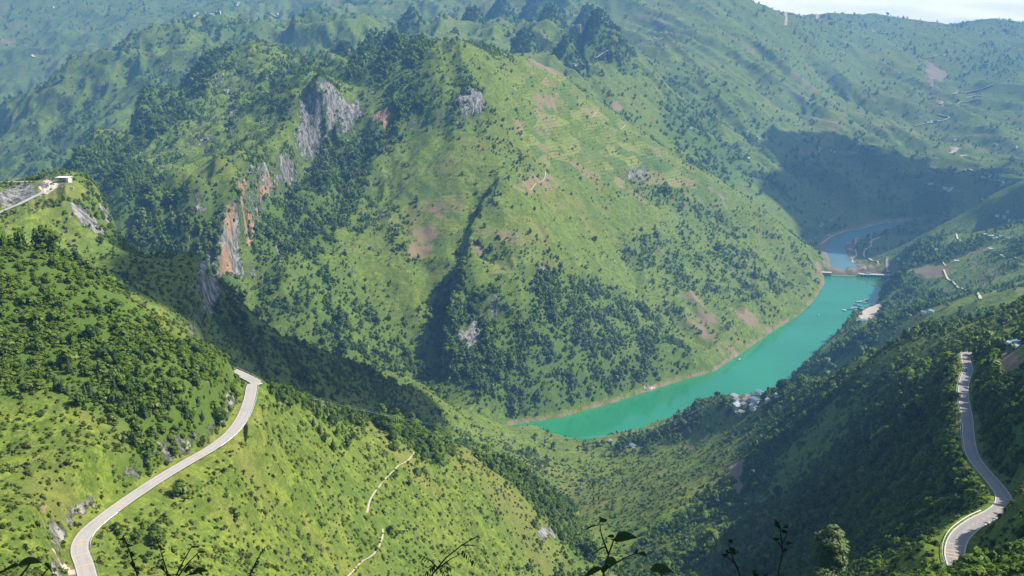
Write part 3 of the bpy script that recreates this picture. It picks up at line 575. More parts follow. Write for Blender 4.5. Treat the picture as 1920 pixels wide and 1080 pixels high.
M_LEAF_DARK = foliage_material('leaves_dark', (0.040,0.086,0.020), (0.105,0.172,0.034), 0.4)
M_NEEDLE = foliage_material('needles', (0.036,0.075,0.018), (0.092,0.150,0.034), 0.34)
M_GRASS = foliage_material('grass_blades', (0.050,0.085,0.013), (0.255,0.275,0.048), 0.42, (0.200,0.210,0.052), 0.8)
M_BARK = simple('bark', (0.10,0.075,0.05), 0.95, 0.1, 0.4, 3.0)
# ------------------------------------------------------------------ object helpers
def link(o, parent=None):
    COL.objects.link(o)
    if parent is not None: o.parent = parent
    return o
def tag(o, label=None, cat=None, group=None, kind=None):
    if label: o['label'] = label
    if cat: o['category'] = cat
    if group: o['group'] = group
    if kind: o['kind'] = kind
    return o
def empty(name, loc=(0,0,0), rz=0.0):
    o = bpy.data.objects.new(name, None); o.location = loc; o.rotation_euler = (0,0,rz); o.empty_display_size = 1; return link(o)
def mesh_np(name, co, faces, mat=None, smooth_=True):
    me = bpy.data.meshes.new(name); co = np.asarray(co, np.float32); faces = np.asarray(faces, np.int32)
    me.vertices.add(len(co)); me.vertices.foreach_set('co', co.ravel()); k = faces.shape[1]
    me.loops.add(faces.size); me.loops.foreach_set('vertex_index', faces.ravel())
    me.polygons.add(len(faces)); me.polygons.foreach_set('loop_start', np.arange(0, faces.size, k, dtype=np.int32))
    me.update(calc_edges=True)
    if smooth_: me.polygons.foreach_set('use_smooth', np.ones(len(faces), bool))
    if mat: me.materials.append(mat)
    return me
# ------------------------------------------------------------------ the ground, one sheet cut along its hillsides
gxyz = np.stack([X, Y, Z], -1).reshape(-1, 3)
v_t = np.stack([np.gradient(X, axis=0), np.gradient(Y, axis=0), np.gradient(Z, axis=0)], -1)
v_r = np.stack([np.gradient(X, axis=1), np.gradient(Y, axis=1), np.gradient(Z, axis=1)], -1)
nor = np.cross(v_t, v_r); nor *= np.sign(nor[..., 2:3]); nor /= np.linalg.norm(nor, axis=-1, keepdims=True)+1e-9
gn = nor.reshape(-1, 3)
idx = np.arange(NT*NR, dtype=np.int32).reshape(NT, NR)
quads = np.stack([idx[:-1,:-1], idx[1:,:-1], idx[1:,1:], idx[:-1,1:]], -1); qreg = REG[:-1,:-1]
# drop what lies deep behind ridges on the far side of the frame
NAMES = ['hillside_left', 'hillside_right', 'mountain', 'ridge', 'hills', 'mountain_range']
for k in range(6):
    f = quads[qreg == k]; used, inv = np.unique(f, return_inverse=True)
    me = mesh_np(NAMES[k], gxyz[used], inv.reshape(f.shape), M_GROUND)
    for nm, arr in (('forest', FOREST), ('rock', ROCK), ('soil', SOIL), ('ochre', OCHRE), ('dry', DRY), ('terr', TERR)):
        a = me.attributes.new(nm, 'FLOAT', 'POINT'); a.data.foreach_set('value', arr.reshape(-1)[used].astype(np.float32))
    me.normals_split_custom_set_from_vertices(gn[used])
    tag(link(bpy.data.objects.new(NAMES[k], me)), kind='structure')
def sheet(name, poly, lev, mat):
    bm = bmesh.new(); f = bm.faces.new([bm.verts.new((x, y, lev)) for x, y in poly])
    if f.normal.z < 0: f.normal_flip()
    bmesh.ops.triangulate(bm, faces=bm.faces[:]); me = bpy.data.meshes.new(name); bm.to_mesh(me); bm.free(); me.materials.append(mat)
    return tag(link(bpy.data.objects.new(name, me)), kind='structure')
def grow(poly, d):
    pa = np.array(poly); c = np.roll(pa, -1, 0)-np.roll(pa, 1, 0); nrm = np.stack([c[:,1], -c[:,0]], 1); nrm /= np.linalg.norm(nrm, axis=1, keepdims=True)+1e-9
    area = np.sum(pa[:,0]*np.roll(pa[:,1],-1)-np.roll(pa[:,0],-1)*pa[:,1])
    return [tuple(p) for p in pa+nrm*d*(1 if area > 0 else -1)]
M_LAKE = water_material('lake_water', (0.020,0.205,0.085), 0.08)
M_RIVER = water_material('river_water', (0.10,0.20,0.20), 0.25)
DAM_A, DAM_B = PZ(1547,517,0), PZ(1664,521,0)
sheet('lake', LAKE, 0.0, M_LAKE)
sheet('gorge_water', [p for p in GORGE], -0.05, M_LAKE)
sheet('river', RIVER, -28.0, M_RIVER)
# ------------------------------------------------------------------ plants: leaf-clump meshes
def leaf_mesh(name, lobes, n, size, seed, mat, squash=0.85, up=0.35, inner=0.55, long=1.35):
    """many small bent leaf sprays spread through the lobes (x, y, z, radius) of a crown"""
    r = np.random.default_rng(seed); L = np.array(lobes, float); w = L[:,3]**2; w /= w.sum()
    k = r.choice(len(L), n, p=w); d = r.normal(size=(n,3)); d /= np.linalg.norm(d, axis=1, keepdims=True)
    d[:,2] = np.where(d[:,2] < -0.35, -d[:,2], d[:,2])
    rad = L[k,3]*(inner+(1-inner)*np.sqrt(r.random(n)))*(0.85+0.3*r.random(n))
    c = L[k,:3]+d*rad[:,None]*np.array([1,1,squash])
    nn = d*0.7+r.normal(size=(n,3))*0.55+np.array([0,0,up]); nn /= np.linalg.norm(nn, axis=1, keepdims=True)
    a = np.cross(nn, r.normal(size=(n,3))); a /= np.linalg.norm(a, axis=1, keepdims=True)+1e-9; b = np.cross(nn, a)
    s = size*(0.6+0.8*r.random(n))[:,None]
    p0 = c-a*s*0.5*long; p1 = c+b*s*0.42+nn*s*0.10; p2 = c+a*s*0.5*long-np.array([0,0,1])*s*0.18; p3 = c-b*s*0.42+nn*s*0.10
    co = np.stack([p0,p3,p2,p1], 1).reshape(-1,3); f = np.arange(4*n).reshape(n,4)
    me = mesh_np(name, co, f, mat)
    nv = d*0.7+nn*0.45+np.array([0,0,0.42]); nv /= np.linalg.norm(nv, axis=1, keepdims=True)
    me.normals_split_custom_set_from_vertices(np.repeat(nv, 4, 0).astype(np.float32))
    return me
def tube_np(path, radii, sides=6):
    co = []; f = []
    for i, (p, r) in enumerate(zip(path, radii)):
        p = np.array(p, float); q = np.array(path[min(i+1, len(path)-1)], float)-np.array(path[max(i-1, 0)], float); q /= np.linalg.norm(q)+1e-9
        a = np.cross(q, [0.31,0.92,0.2]); a /= np.linalg.norm(a)+1e-9; b = np.cross(q, a)
        for s in range(sides):
            t = 2*math.pi*s/sides; co.append(p+r*(math.cos(t)*a+math.sin(t)*b))
        if i:
            for s in range(sides):
                f.append([(i-1)*sides+s, (i-1)*sides+(s+1)%sides, i*sides+(s+1)%sides, i*sides+s])
    return np.array(co), np.array(f)
def join_np(parts):
    co = []; f = []; o = 0
    for c, q in parts: co.append(c); f.append(np.asarray(q)+o); o += len(c)
    return np.vstack(co), np.vstack(f)
def trunk_mesh(name, h, r0, lobes, seed):
    rr_ = random.Random(seed); parts = [tube_np([(0,0,-0.8),(rr_.uniform(-.1,.1)*h*.3,rr_.uniform(-.1,.1)*h*.3,h*0.45),(rr_.uniform(-.06,.06)*h,rr_.uniform(-.06,.06)*h,h*0.8)], [r0*1.25,r0*0.8,r0*0.25])]
    for l in lobes[:5]:
        parts.append(tube_np([(0,0,h*0.32),(l[0]*0.5,l[1]*0.5,h*0.32+(l[2]-h*0.32)*0.6),(l[0]*0.9,l[1]*0.9,l[2])], [r0*0.55,r0*0.35,r0*0.1], 5))
    return mesh_np(name, *join_np(parts), M_BARK)
def crown_lobes(h, w, n, seed, low=0.35):
    r = random.Random(seed); out = []
    for i in range(n):
        t = i/max(n-1, 1); z = h*(low+(0.93-low)*t); s = math.sin(math.pi*min(1, 0.25+0.72*t))
        a = r.uniform(0, 6.28)+i*2.4; rad = w*0.5*s*r.uniform(0.25, 0.75)
        out.append((rad*math.cos(a), rad*math.sin(a), z*r.uniform(0.92,1.05)-h*0.05, w*0.5*r.uniform(0.42, 0.66)*(0.65+0.35*s)))
    return out
def conifer_mesh(name, h, w, n, seed, mat):
    r = np.random.default_rng(seed); t = np.sort(r.random(n))**0.85; z = h*(0.10+0.88*t); rad = w*0.5*(1-t)**0.8*(0.35+0.65*r.random(n)); a = r.random(n)*6.283
    out = np.stack([np.cos(a), np.sin(a), np.zeros(n)], 1); c = out*rad[:,None]+np.stack([0*z,0*z,z], 1)
    ln = (w*0.26*(1.15-t))[:,None]; tn = np.stack([-np.sin(a), np.cos(a), 0*a], 1); dn = np.array([0,0,-1.0])
    p0 = c-out*ln*0.7+np.array([0,0,1])*ln*0.25; p1 = c+tn*ln*0.5; p2 = c+out*ln*0.8+dn*ln*0.35; p3 = c-tn*ln*0.5
    co = np.stack([p0,p3,p2,p1], 1).reshape(-1,3); me = mesh_np(name, co, np.arange(4*n).reshape(n,4), mat)
    nv = out*0.8+np.array([0,0,0.55]); nv /= np.linalg.norm(nv, axis=1, keepdims=True); me.normals_split_custom_set_from_vertices(np.repeat(nv,4,0).astype(np.float32)); return me
TREES = []                      # (trunk, crown) meshes of ~9 m trees, three habits
for i, (h, w, nl, m) in enumerate([(9.0,7.0,9,M_LEAF),(10.5,6.0,9,M_LEAF_DARK),(8.0,7.5,8,M_LEAF_LIGHT),(9.5,8.0,10,M_LEAF)]):
    lb = crown_lobes(h, w, nl, 30+i); TREES.append((trunk_mesh('trunk', h, 0.24, lb, 40+i), leaf_mesh('crown', lb, 520, 0.95, 50+i, m)))
CONIFERS = []
for i, (h, w) in enumerate([(9.0,3.6),(7.0,3.4)]):
    c_, f_ = tube_np([(0,0,-0.8),(0,0,h*0.5),(0.05,0,h*0.97)], [0.2,0.13,0.03]); CONIFERS.append((mesh_np('trunk', c_, f_, M_BARK), conifer_mesh('crown', h, w, 330, 60+i, M_NEEDLE)))
SHRUBS = [leaf_mesh('shrub', crown_lobes(2.6, 3.4, 6, 70+i, 0.15), 170, 0.62, 80+i, m, 0.8, 0.5, 0.4) for i, m in enumerate([M_LEAF_LIGHT, M_LEAF, M_LEAF_DARK, M_LEAF_LIGHT])]
FARTREES = [leaf_mesh('far_tree', crown_lobes(8.5, 7.5, 6, 90+i, 0.25), 90, 1.9, 95+i, m, 0.9, 0.4, 0.5) for i, m in enumerate([M_LEAF, M_LEAF_DARK, M_LEAF, M_LEAF_LIGHT, M_LEAF_LIGHT])]
TUFTS = [leaf_mesh('tuft', crown_lobes(0.9, 1.7, 5, 110+i, 0.1), 40, 0.5, 115+i, M_GRASS, 0.6, 0.9, 0.3, 1.9) for i in range(3)]
# ------------------------------------------------------------------ scattering over the ground samples
CELL = RR*RR*np.gradient(TT, axis=0)*np.gradient(RHO)[None,:]
def sample(dens, cap):
    """ground points with the given number per square metre"""
    lam = np.where(OPENSKY, dens*CELL, 0); tot = lam.sum()
    if tot > cap: lam *= cap/tot
    k = RNG.poisson(lam); c = np.nonzero(k); rep = np.repeat(np.arange(len(c[0])), k[c]); i, j = c[0][rep], c[1][rep]
    th = TT[i,j]+(RNG.random(len(i))-.5)*np.gradient(TH)[i]; rh = RHO[j]+(RNG.random(len(i))-.5)*np.gradient(RHO)[j]
    x = np.exp(rh)*np.sin(th); y = np.exp(rh)*np.cos(th)
    return np.stack([x, y, ground(x, y)], 1), i, j
def scatter(name, pts, scale, protos, label, tilt=0.12, pick=None, squash=None):
    n_ = len(pts); me = bpy.data.meshes.new(name); me.vertices.add(n_); me.vertices.foreach_set('co', pts.astype(np.float32).ravel())
    sc = np.stack([scale, scale, scale*(RNG.uniform(0.8, 1.25, n_) if squash is None else squash)], 1)
    rot = np.stack([RNG.normal(0, tilt, n_), RNG.normal(0, tilt, n_), RNG.uniform(0, 6.283, n_)], 1)
    for nm, arr in (('sc', sc), ('rot', rot)):
        a = me.attributes.new(nm, 'FLOAT_VECTOR', 'POINT'); a.data.foreach_set('vector', arr.astype(np.float32).ravel())
    a = me.attributes.new('pick', 'INT', 'POINT'); a.data.foreach_set('value', (RNG.integers(0, len(protos), n_) if pick is None else pick).astype(np.int32))
    pc = bpy.data.collections.new(name+'_kinds')
    for i, p in enumerate(protos): pc.objects.link(bpy.data.objects.new('%s_kind_%d' % (name, i), p))
    g = bpy.data.node_groups.new(name+'_nodes', 'GeometryNodeTree'); g.interface.new_socket('Geometry', in_out='INPUT', socket_type='NodeSocketGeometry'); g.interface.new_socket('Geometry', in_out='OUTPUT', socket_type='NodeSocketGeometry')
    N = g.nodes.new; gi, go, ip, ci = N('NodeGroupInput'), N('NodeGroupOutput'), N('GeometryNodeInstanceOnPoints'), N('GeometryNodeCollectionInfo')
    ci.inputs['Collection'].default_value = pc; ci.inputs['Separate Children'].default_value = True; ci.inputs['Reset Children'].default_value = True
    def na(nm, dt):
        x = N('GeometryNodeInputNamedAttribute'); x.data_type = dt; x.inputs['Name'].default_value = nm; return x.outputs[0]
    g.links.new(gi.outputs[0], ip.inputs['Points']); g.links.new(ci.outputs[0], ip.inputs['Instance']); ip.inputs['Pick Instance'].default_value = True
    g.links.new(na('pick', 'INT'), ip.inputs['Instance Index']); g.links.new(na('rot', 'FLOAT_VECTOR'), ip.inputs['Rotation']); g.links.new(na('sc', 'FLOAT_VECTOR'), ip.inputs['Scale']); g.links.new(ip.outputs[0], go.inputs[0])
    o = link(bpy.data.objects.new(name, me)); md = o.modifiers.new('scatter', 'NODES'); md.node_group = g
    return tag(o, label, kind='stuff')
clump = smooth(-0.35, 0.45, perlin(X/26, Y/26, 301)+0.6*perlin(X/9, Y/9, 302))
NOTREE = CLEAR | (SD < 6) | (ROAD_D < 7.5) | (SOIL > 0.6) | (RR < 130)
# trees of the middle distance and beyond
d_mid = np.where((RR > 560) & (RR < 3400) & ~NOTREE, (np.power(FOREST, 1.6)*(0.3+0.7*clump)/8.0+0.0040*smooth(0.15, 0.7, clump)*(0.35+0.65*smooth(-0.2, 0.4, n1))), 0)
p, i, j = sample(d_mid, 75000)
sz = RNG.lognormal(-0.08, 0.45, len(p))*np.where(RR[i,j] > 1500, 0.76, 0.62)*(0.45+0.7*FOREST[i,j])
mid_pts, mid_sz, mid_ij = p, sz, (i, j)
d_far = np.where((RR >= 3400) & ~NOTREE, np.power(FOREST, 1.4)*clump/110.0+np.where(CONE_ROCK > 0.3, 0.012, 0), 0)
pf, i2, j2 = sample(d_far, 60000); szf = RNG.lognormal(0, 0.35, len(pf))*1.2
# shrubs nearer by
d_sh = np.where((RR < 1700) & (RR > 90) & ~(NOTREE & (ROAD_D > 7.5)) & (ROAD_D > 5.6), np.power(FOREST, 1.5)*(0.3+0.7*smooth(0.1, 0.45, FOREST))*(0.35+0.65*clump)/2.4*np.clip(420/RR, 0.18, 1.2)**1.3, 0)
ps, i3, j3 = sample(d_sh, 60000); szs = RNG.lognormal(-0.1, 0.35, len(ps))*np.clip(0.75+0.25*RR[i3,j3]/420, 0.7, 1.6)
# bracken and tall grass
d_gr = np.where((RR < 1500) & ~CLEAR & (RR > 125) & (ROAD_D > 4.9) & (SOIL < 0.5) & (SD > 5) & (ROCK < 0.8), (1-0.8*FOREST)*(0.2+0.8*smooth(-0.3, 0.4, perlin(X/5.5, Y/5.5, 311)))/2.6*np.clip(330/RR, 0.05, 1.3)**2, 0)
pg, i4, j4 = sample(d_gr, 90000); szg = RNG.lognormal(-0.15, 0.3, len(pg))*np.clip(0.5+0.5*RR[i4,j4]/330, 0.6, 2.6)
print('COUNTS mid', len(p), 'far', len(pf), 'shrub', len(ps), 'grass', len(pg))
# ------------------------------------------------------------------ mesh collector for built things
class MB:
    def __init__(s): s.v = []; s.f = []
    def box(s, x0, x1, y0, y1, z0, z1, taper=0.0):
        o = len(s.v); t = taper
        s.v += [(x0,y0,z0),(x1,y0,z0),(x1,y1,z0),(x0,y1,z0),(x0+t,y0+t,z1),(x1-t,y0+t,z1),(x1-t,y1-t,z1),(x0+t,y1-t,z1)]
        s.f += [[o+a for a in q] for q in ((0,3,2,1),(4,5,6,7),(0,1,5,4),(1,2,6,5),(2,3,7,6),(3,0,4,7))]; return s
    def prism(s, prof, y0, y1):
        """outline in x,z pushed along y"""
        o = len(s.v); n_ = len(prof); s.v += [(x,y0,z) for x,z in prof]+[(x,y1,z) for x,z in prof]
        s.f += [[o+i for i in range(n_)], [o+2*n_-1-i for i in range(n_)]]+[[o+i, o+n_+i, o+n_+(i+1)%n_, o+(i+1)%n_] for i in range(n_)]; return s
    def tube(s, path, radii, sides=6, caps=True):
        o = len(s.v); c, f = tube_np(path, radii, sides); s.v += [tuple(x) for x in c]; s.f += [[o+a for a in q] for q in f.tolist()]
        if caps: s.f += [[o+i for i in range(sides)][::-1], [o+len(c)-sides+i for i in range(sides)]]
        return s
    def lathe(s, prof, c=(0,0,0), sides=10, ax=2):
        o = len(s.v)
        for r, z in prof:
            for k in range(sides):
                a = 2*math.pi*k/sides; p = [r*math.cos(a), r*math.sin(a), z]
                if ax == 0: p = [p[2], p[0], p[1]]
                if ax == 1: p = [p[0], p[2], p[1]]
                s.v.append((p[0]+c[0], p[1]+c[1], p[2]+c[2]))
        for i in range(len(prof)-1):
            for k in range(sides): s.f.append([o+i*sides+k, o+i*sides+(k+1)%sides, o+(i+1)*sides+(k+1)%sides, o+(i+1)*sides+k])
        return s
    def poly(s, pts): o = len(s.v); s.v += [tuple(p) for p in pts]; s.f.append(list(range(o, o+len(pts)))); return s
    def mesh(s, name, mat, bevel=0.0, smooth_=False):
        me = bpy.data.meshes.new(name); me.from_pydata(s.v, [], s.f); me.materials.append(mat)
        bm = bmesh.new(); bm.from_mesh(me); bmesh.ops.recalc_face_normals(bm, faces=bm.faces[:])
        if bevel: bmesh.ops.bevel(bm, geom=bm.edges[:], offset=bevel, segments=1, affect='EDGES', clamp_overlap=True)
        for f in bm.faces: f.smooth = smooth_
        bm.to_mesh(me); bm.free(); return me
    def build(s, name, mat, parent=None, bevel=0.0, smooth_=False): return link(bpy.data.objects.new(name, s.mesh(name, mat, bevel, smooth_)), parent)
def part(name, me, parent, loc=(0,0,0), rot=(0,0,0), scale=None):
    o = bpy.data.objects.new(name, me); o.location = loc; o.rotation_euler = rot
    if scale: o.scale = scale
    return link(o, parent)
def copy_tree(o, parent=None):
    c = o.copy(); COL.objects.link(c); c.parent = parent
    for ch in list(o.children): copy_tree(ch, c)
    return c
M_CONC = simple('concrete', (0.46,0.44,0.41), 0.85, 0.2, 0.2, 0.8); M_CONC_D = simple('weathered_and_shaded_concrete', (0.22,0.22,0.21), 0.9, 0.2, 0.3, 0.3)
M_WHITE = simple('whitewash', (0.72,0.70,0.66), 0.8, 0.2, 0.1, 0.7); M_CREAM = simple('cream_render', (0.58,0.50,0.38), 0.85, 0.2, 0.15, 0.7); M_TIN = simple('tin_roof', (0.42,0.44,0.46), 0.5, 0.4, 0.3, 0.9)
M_BLUETIN = simple('blue_tin_roof', (0.15,0.23,0.31), 0.5, 0.4, 0.25, 0.9); M_FIBRE = simple('fibre_cement_roof', (0.36,0.33,0.31), 0.9, 0.15, 0.35, 1.2); M_RUST = simple('rusty_roof', (0.30,0.17,0.11), 0.8, 0.2, 0.35, 1.2)
M_DARK = simple('opening_shade', (0.025,0.025,0.027), 0.6, 0.3, 0.2); M_WOOD = simple('old_wood', (0.17,0.11,0.065), 0.85, 0.2, 0.35, 2.0); M_STEEL = simple('galvanised_steel', (0.55,0.56,0.56), 0.4, 0.5, 0.12, 2.0, 0.6)
M_RAIL = simple('painted_rail', (0.68,0.69,0.67), 0.45, 0.4, 0.12, 2.0); M_GREEN = simple('green_sheet', (0.03,0.30,0.17), 0.5, 0.3, 0.15); M_GLASS = simple('window_glass', (0.05,0.07,0.09), 0.1, 0.6, 0.2)
M_YEL = simple('worn_yellow_paint', (0.62,0.36,0.10), 0.7, 0.2, 0.25, 3.0); M_TYRE = simple('tyre_rubber', (0.02,0.02,0.02), 0.8, 0.2, 0.1); M_BLUEP = simple('blue_paint', (0.06,0.16,0.36), 0.35, 0.5, 0.1); M_SLATE = simple('slate_paint', (0.10,0.12,0.14), 0.3, 0.5, 0.15); M_ORANGE = simple('orange_float', (0.55,0.20,0.06), 0.5, 0.4, 0.1)
# ------------------------------------------------------------------ roads
def road_material(name, col):
    b = NB(name); pos = b.n('ShaderNodeNewGeometry').outputs['Position']; ac = b.attr('across').outputs['Fac']
    f = b.noise(0.8, 5, 0.7, pos); g = b.noise(0.06, 4, 0.6, pos)
    c = b.mix(f, tuple(x*0.80 for x in col), tuple(x*1.14 for x in col)); c = b.mix(b.math('MULTIPLY', b.ramp(g, 0.45, 0.7), 0.4), c, tuple(x*0.72 for x in col))
    wv = b.math('ABSOLUTE', b.math('SUBTRACT', b.math('ABSOLUTE', ac), 0.45)); c = b.mix(b.math('MULTIPLY', b.ramp(wv, 0.16, 0.02), 0.35), c, tuple(x*0.7 for x in col))
    c = b.mix(b.ramp(b.math('ABSOLUTE', ac), 0.84, 0.88), c, (0.42,0.40,0.37)); b.bsdf(c, 0.85, 0.25, f, bd=0.02); return b.m
def ribbon(name, pts, hw, mat, lift=0.0, cols=7):
    P = np.array([tuple(p) for p in pts], float); T = np.gradient(P, axis=0); N_ = np.stack([T[:,1], -T[:,0]], 1); N_ /= np.linalg.norm(N_, axis=1, keepdims=True)+1e-9
    a = np.linspace(-1, 1, cols); co = np.zeros((len(P), cols, 3)); co[:,:,:2] = P[:,None,:2]+N_[:,None,:]*a[None,:,None]*hw; co[:,:,2] = P[:,None,2]+lift
    q = np.arange(len(P)*cols).reshape(len(P), cols); f = np.stack([q[:-1,:-1], q[:-1,1:], q[1:,1:], q[1:,:-1]], -1).reshape(-1,4)
    me = mesh_np(name, co.reshape(-1,3), f, mat); at_ = me.attributes.new('across', 'FLOAT', 'POINT'); at_.data.foreach_set('value', np.tile(a, len(P)).astype(np.float32))
    if np.mean([p.normal.z for p in me.polygons]) < 0: me.flip_normals()
    return tag(link(bpy.data.objects.new(name, me)), kind='structure')
def resample(pts, step):
    P = np.array([tuple(p) for p in pts], float); s = np.concatenate([[0], np.cumsum(np.linalg.norm(np.diff(P[:,:2], axis=0), axis=1))]); q = np.arange(0, s[-1], step)
    return np.stack([np.interp(q, s, P[:,k]) for k in range(3)], 1)
M_ROAD_L = road_material('pale_concrete_road', (0.36,0.335,0.31)); M_ROAD_R = road_material('asphalt_road', (0.235,0.22,0.21))  # left road a paler grey than the right one
SPL_L = resample(catmull(ROAD_L, 8), 3.0); SPL_L[:,2] += 0.7*smooth(780, 900, np.hypot(SPL_L[:,0], SPL_L[:,1])); SPL_R = resample(catmull(ROAD_R, 8), 3.0)
road_l = ribbon('road', SPL_L, 2.9, M_ROAD_L, 0.06); road_r = ribbon('road', SPL_R, 2.85, M_ROAD_R, 0.06)
def near_idx(spl, p): return int(np.argmin(np.hypot(spl[:,0]-p[0], spl[:,1]-p[1])))
def frame(spl, i):
    t = spl[min(i+1, len(spl)-1)]-spl[max(i-1, 0)]; t = t/np.linalg.norm(t); return t, np.array([t[1], -t[0], 0])
STRIP = MB().box(-2.3,2.3,-0.22,0.22,0,0.012).mesh('rumble_strip', M_YEL); DASH = MB().box(-0.09,0.09,-1.0,1.0,0,0.01).mesh('lane_dash', M_YEL)
def mark(me, name, spl, i, road, off=0.0, lift=0.075):
    t, n_ = frame(spl, i); part(name, me, road, tuple(spl[i]+n_*off+np.array([0,0,lift])), (math.asin(t[2]), 0, math.atan2(-t[0], t[1])))
for px in [(158,1060),(151,1036),(150,1020),(157,1008)]: mark(STRIP, 'rumble_strip', SPL_L, near_idx(SPL_L, PZ(*px, 572.5)), road_l)
for px in [(215,957),(225,950),(370,856),(385,848)]: mark(STRIP, 'rumble_strip', SPL_L, near_idx(SPL_L, PZ(*px, 567.5)), road_l)
for px in [(1794,1056),(1791,1042),(1791,1030),(1795,1018)]: mark(STRIP, 'rumble_strip', SPL_R, near_idx(SPL_R, PZ(*px, 601)), road_r)
for px in [(1815,828),(1815,822),(1850,890)]: mark(STRIP, 'rumble_strip', SPL_R, near_idx(SPL_R, PZ(*px, 560)), road_r)
for i in range(2, near_idx(SPL_R, PZ(1880,928,580))+14, 2): mark(DASH, 'lane_dash', SPL_R, i, road_r, 0, 0.085)
POST = MB().box(-0.08,0.08,-0.08,0.08,-0.9,0.78).mesh('post', M_STEEL)
def guardrail(spl, i0, i1, side, label, off=3.5):
    root = empty('guardrail', tuple(spl[i0])); o = spl[i0]; prof = [(0,.42),(.06,.47),(.06,.54),(0,.59),(.06,.64),(.06,.71),(0,.76)]; v = []; f = []
    for k, i in enumerate(range(i0, i1)):
        t, n_ = frame(spl, i); c = spl[i]+n_*side*off-o
        v += [tuple(c-n_*side*a+np.array([0,0,z])) for a, z in prof]
        if k: f += [[(k-1)*7+q, (k-1)*7+q+1, k*7+q+1, k*7+q] for q in range(6)]
        if k % 2 == 0: part('post', POST, root, tuple(c+n_*side*0.1), (0,0,math.atan2(t[1], t[0])))
    me = bpy.data.meshes.new('rail'); me.from_pydata(v, [], f); me.materials.append(M_RAIL); sm = me.polygons; part('rail', me, root)
    tag(root, label, 'guardrail', 'guardrails along the mountain road'); return root
guardrail(SPL_L, 0, near_idx(SPL_L, PZ(215,957,569.5)), 1, 'steel guardrail on the outer edge of the lowest left road bend')
guardrail(SPL_L, near_idx(SPL_L, PZ(400,838,565.5)), near_idx(SPL_L, (-160,520)), 1, 'steel guardrail round the outer side of the upper left road bend')
guardrail(SPL_R, 0, near_idx(SPL_R, PZ(1862,963,589)), -1, 'pale guardrail curving beside the lit lower bend of the right road')
guardrail(SPL_R, near_idx(SPL_R, PZ(1823,852,562.5)), near_idx(SPL_R, PZ(1816,662,528)), -1, 'thin guardrail on the valley side of the long upper stretch of right road')
# ------------------------------------------------------------------ tracks and footpaths draped on the slopes
M_PATH = simple('trodden_path', (0.46,0.38,0.29), 0.95, 0.1, 0.2, 0.6); M_TRACK = simple('earth_track', (0.50,0.41,0.32), 0.95, 0.1, 0.2, 0.05)
def drape(name, px, w, mat, lift=0.35, step=None):
    ps_ = [at(u, v) for u, v in px]; s = catmull([(p.x, p.y, p.z) for p in ps_], 8); s = resample(s, step or max(2.0, w)); s[:,2] = ground(s[:,0], s[:,1])
    k = np.ones(5)/5; z = np.convolve(np.pad(s[:,2], 2, 'edge'), k, 'valid'); s[:,2] = np.maximum(s[:,2], z)
    return ribbon(name, s, w*0.5, mat, lift, 3)
for px, w in [([(776,850),(768,861),(745,876),(728,893),(712,912),(695,936),(688,963)], 1.5), ([(718,993),(716,1012),(705,1035),(690,1048),(665,1068),(648,1086)], 1.3)]: drape('footpath', px, w, M_PATH, 0.5)
for px, w in [([(1770,506),(1778,524),(1793,535),(1812,546),(1839,561)], 5), ([(1777,476),(1769,488),(1772,499)], 4), ([(1784,434),(1795,445),(1801,452)], 5), ([(1857,472),(1865,474),(1889,483),(1920,489)], 6), ([(1848,444),(1870,448),(1904,450)], 5),
  ([(1539,458),(1559,444),(1583,434),(1615,428),(1648,420),(1672,416)], 7), ([(1605,440),(1604,464),(1606,479),(1598,488),(1622,508)], 5), ([(1651,444),(1634,452),(1632,462),(1624,467),(1620,479),(1634,488),(1648,493),(1663,500),(1670,505)], 7), ([(1663,516),(1656,530),(1649,542)], 6),
  ([(1095,223),(1113,217),(1130,208)], 4), ([(1163,243),(1173,235)], 4), ([(995,357),(1020,337),(1023,320)], 3), ([(0,1290//4),(10,330)], 2) if False else ([(1235,780),(1260,770)], 3), ([(1200,700),(1201,701)], 1) if False else ([(1686,640),(1700,632),(1706,620)], 3)]: drape('track', px, w, M_TRACK, 0.8)
for px, w in [([(1787,177),(1810,174),(1840,168),(1867,157)], 16), ([(1787,178),(1820,182),(1847,182)], 12), ([(1763,197),(1800,192),(1847,187)], 10), ([(1730,110),(1750,106),(1780,102)], 10), ([(1760,215),(1780,219),(1770,226),(1753,230),(1712,237)], 9), ([(1780,288),(1797,277)], 16), ([(1800,294),(1813,290)], 10),
  ([(1807,322),(1813,318),(1833,323)], 10), ([(1843,337),(1857,331)], 14), ([(1853,338),(1880,341),(1877,353)], 8), ([(1472,22),(1473,50)], 12), ([(1530,24),(1535,40)], 16), ([(1633,57),(1650,63),(1680,63)], 16), ([(1140,95),(1125,105),(1112,112)], 10), ([(365,28),(400,27)], 12), ([(500,24),(530,28)], 12), ([(60,103),(66,110)], 12)]: drape('track', px, w*1.5, M_TRACK, 2.5, 12)
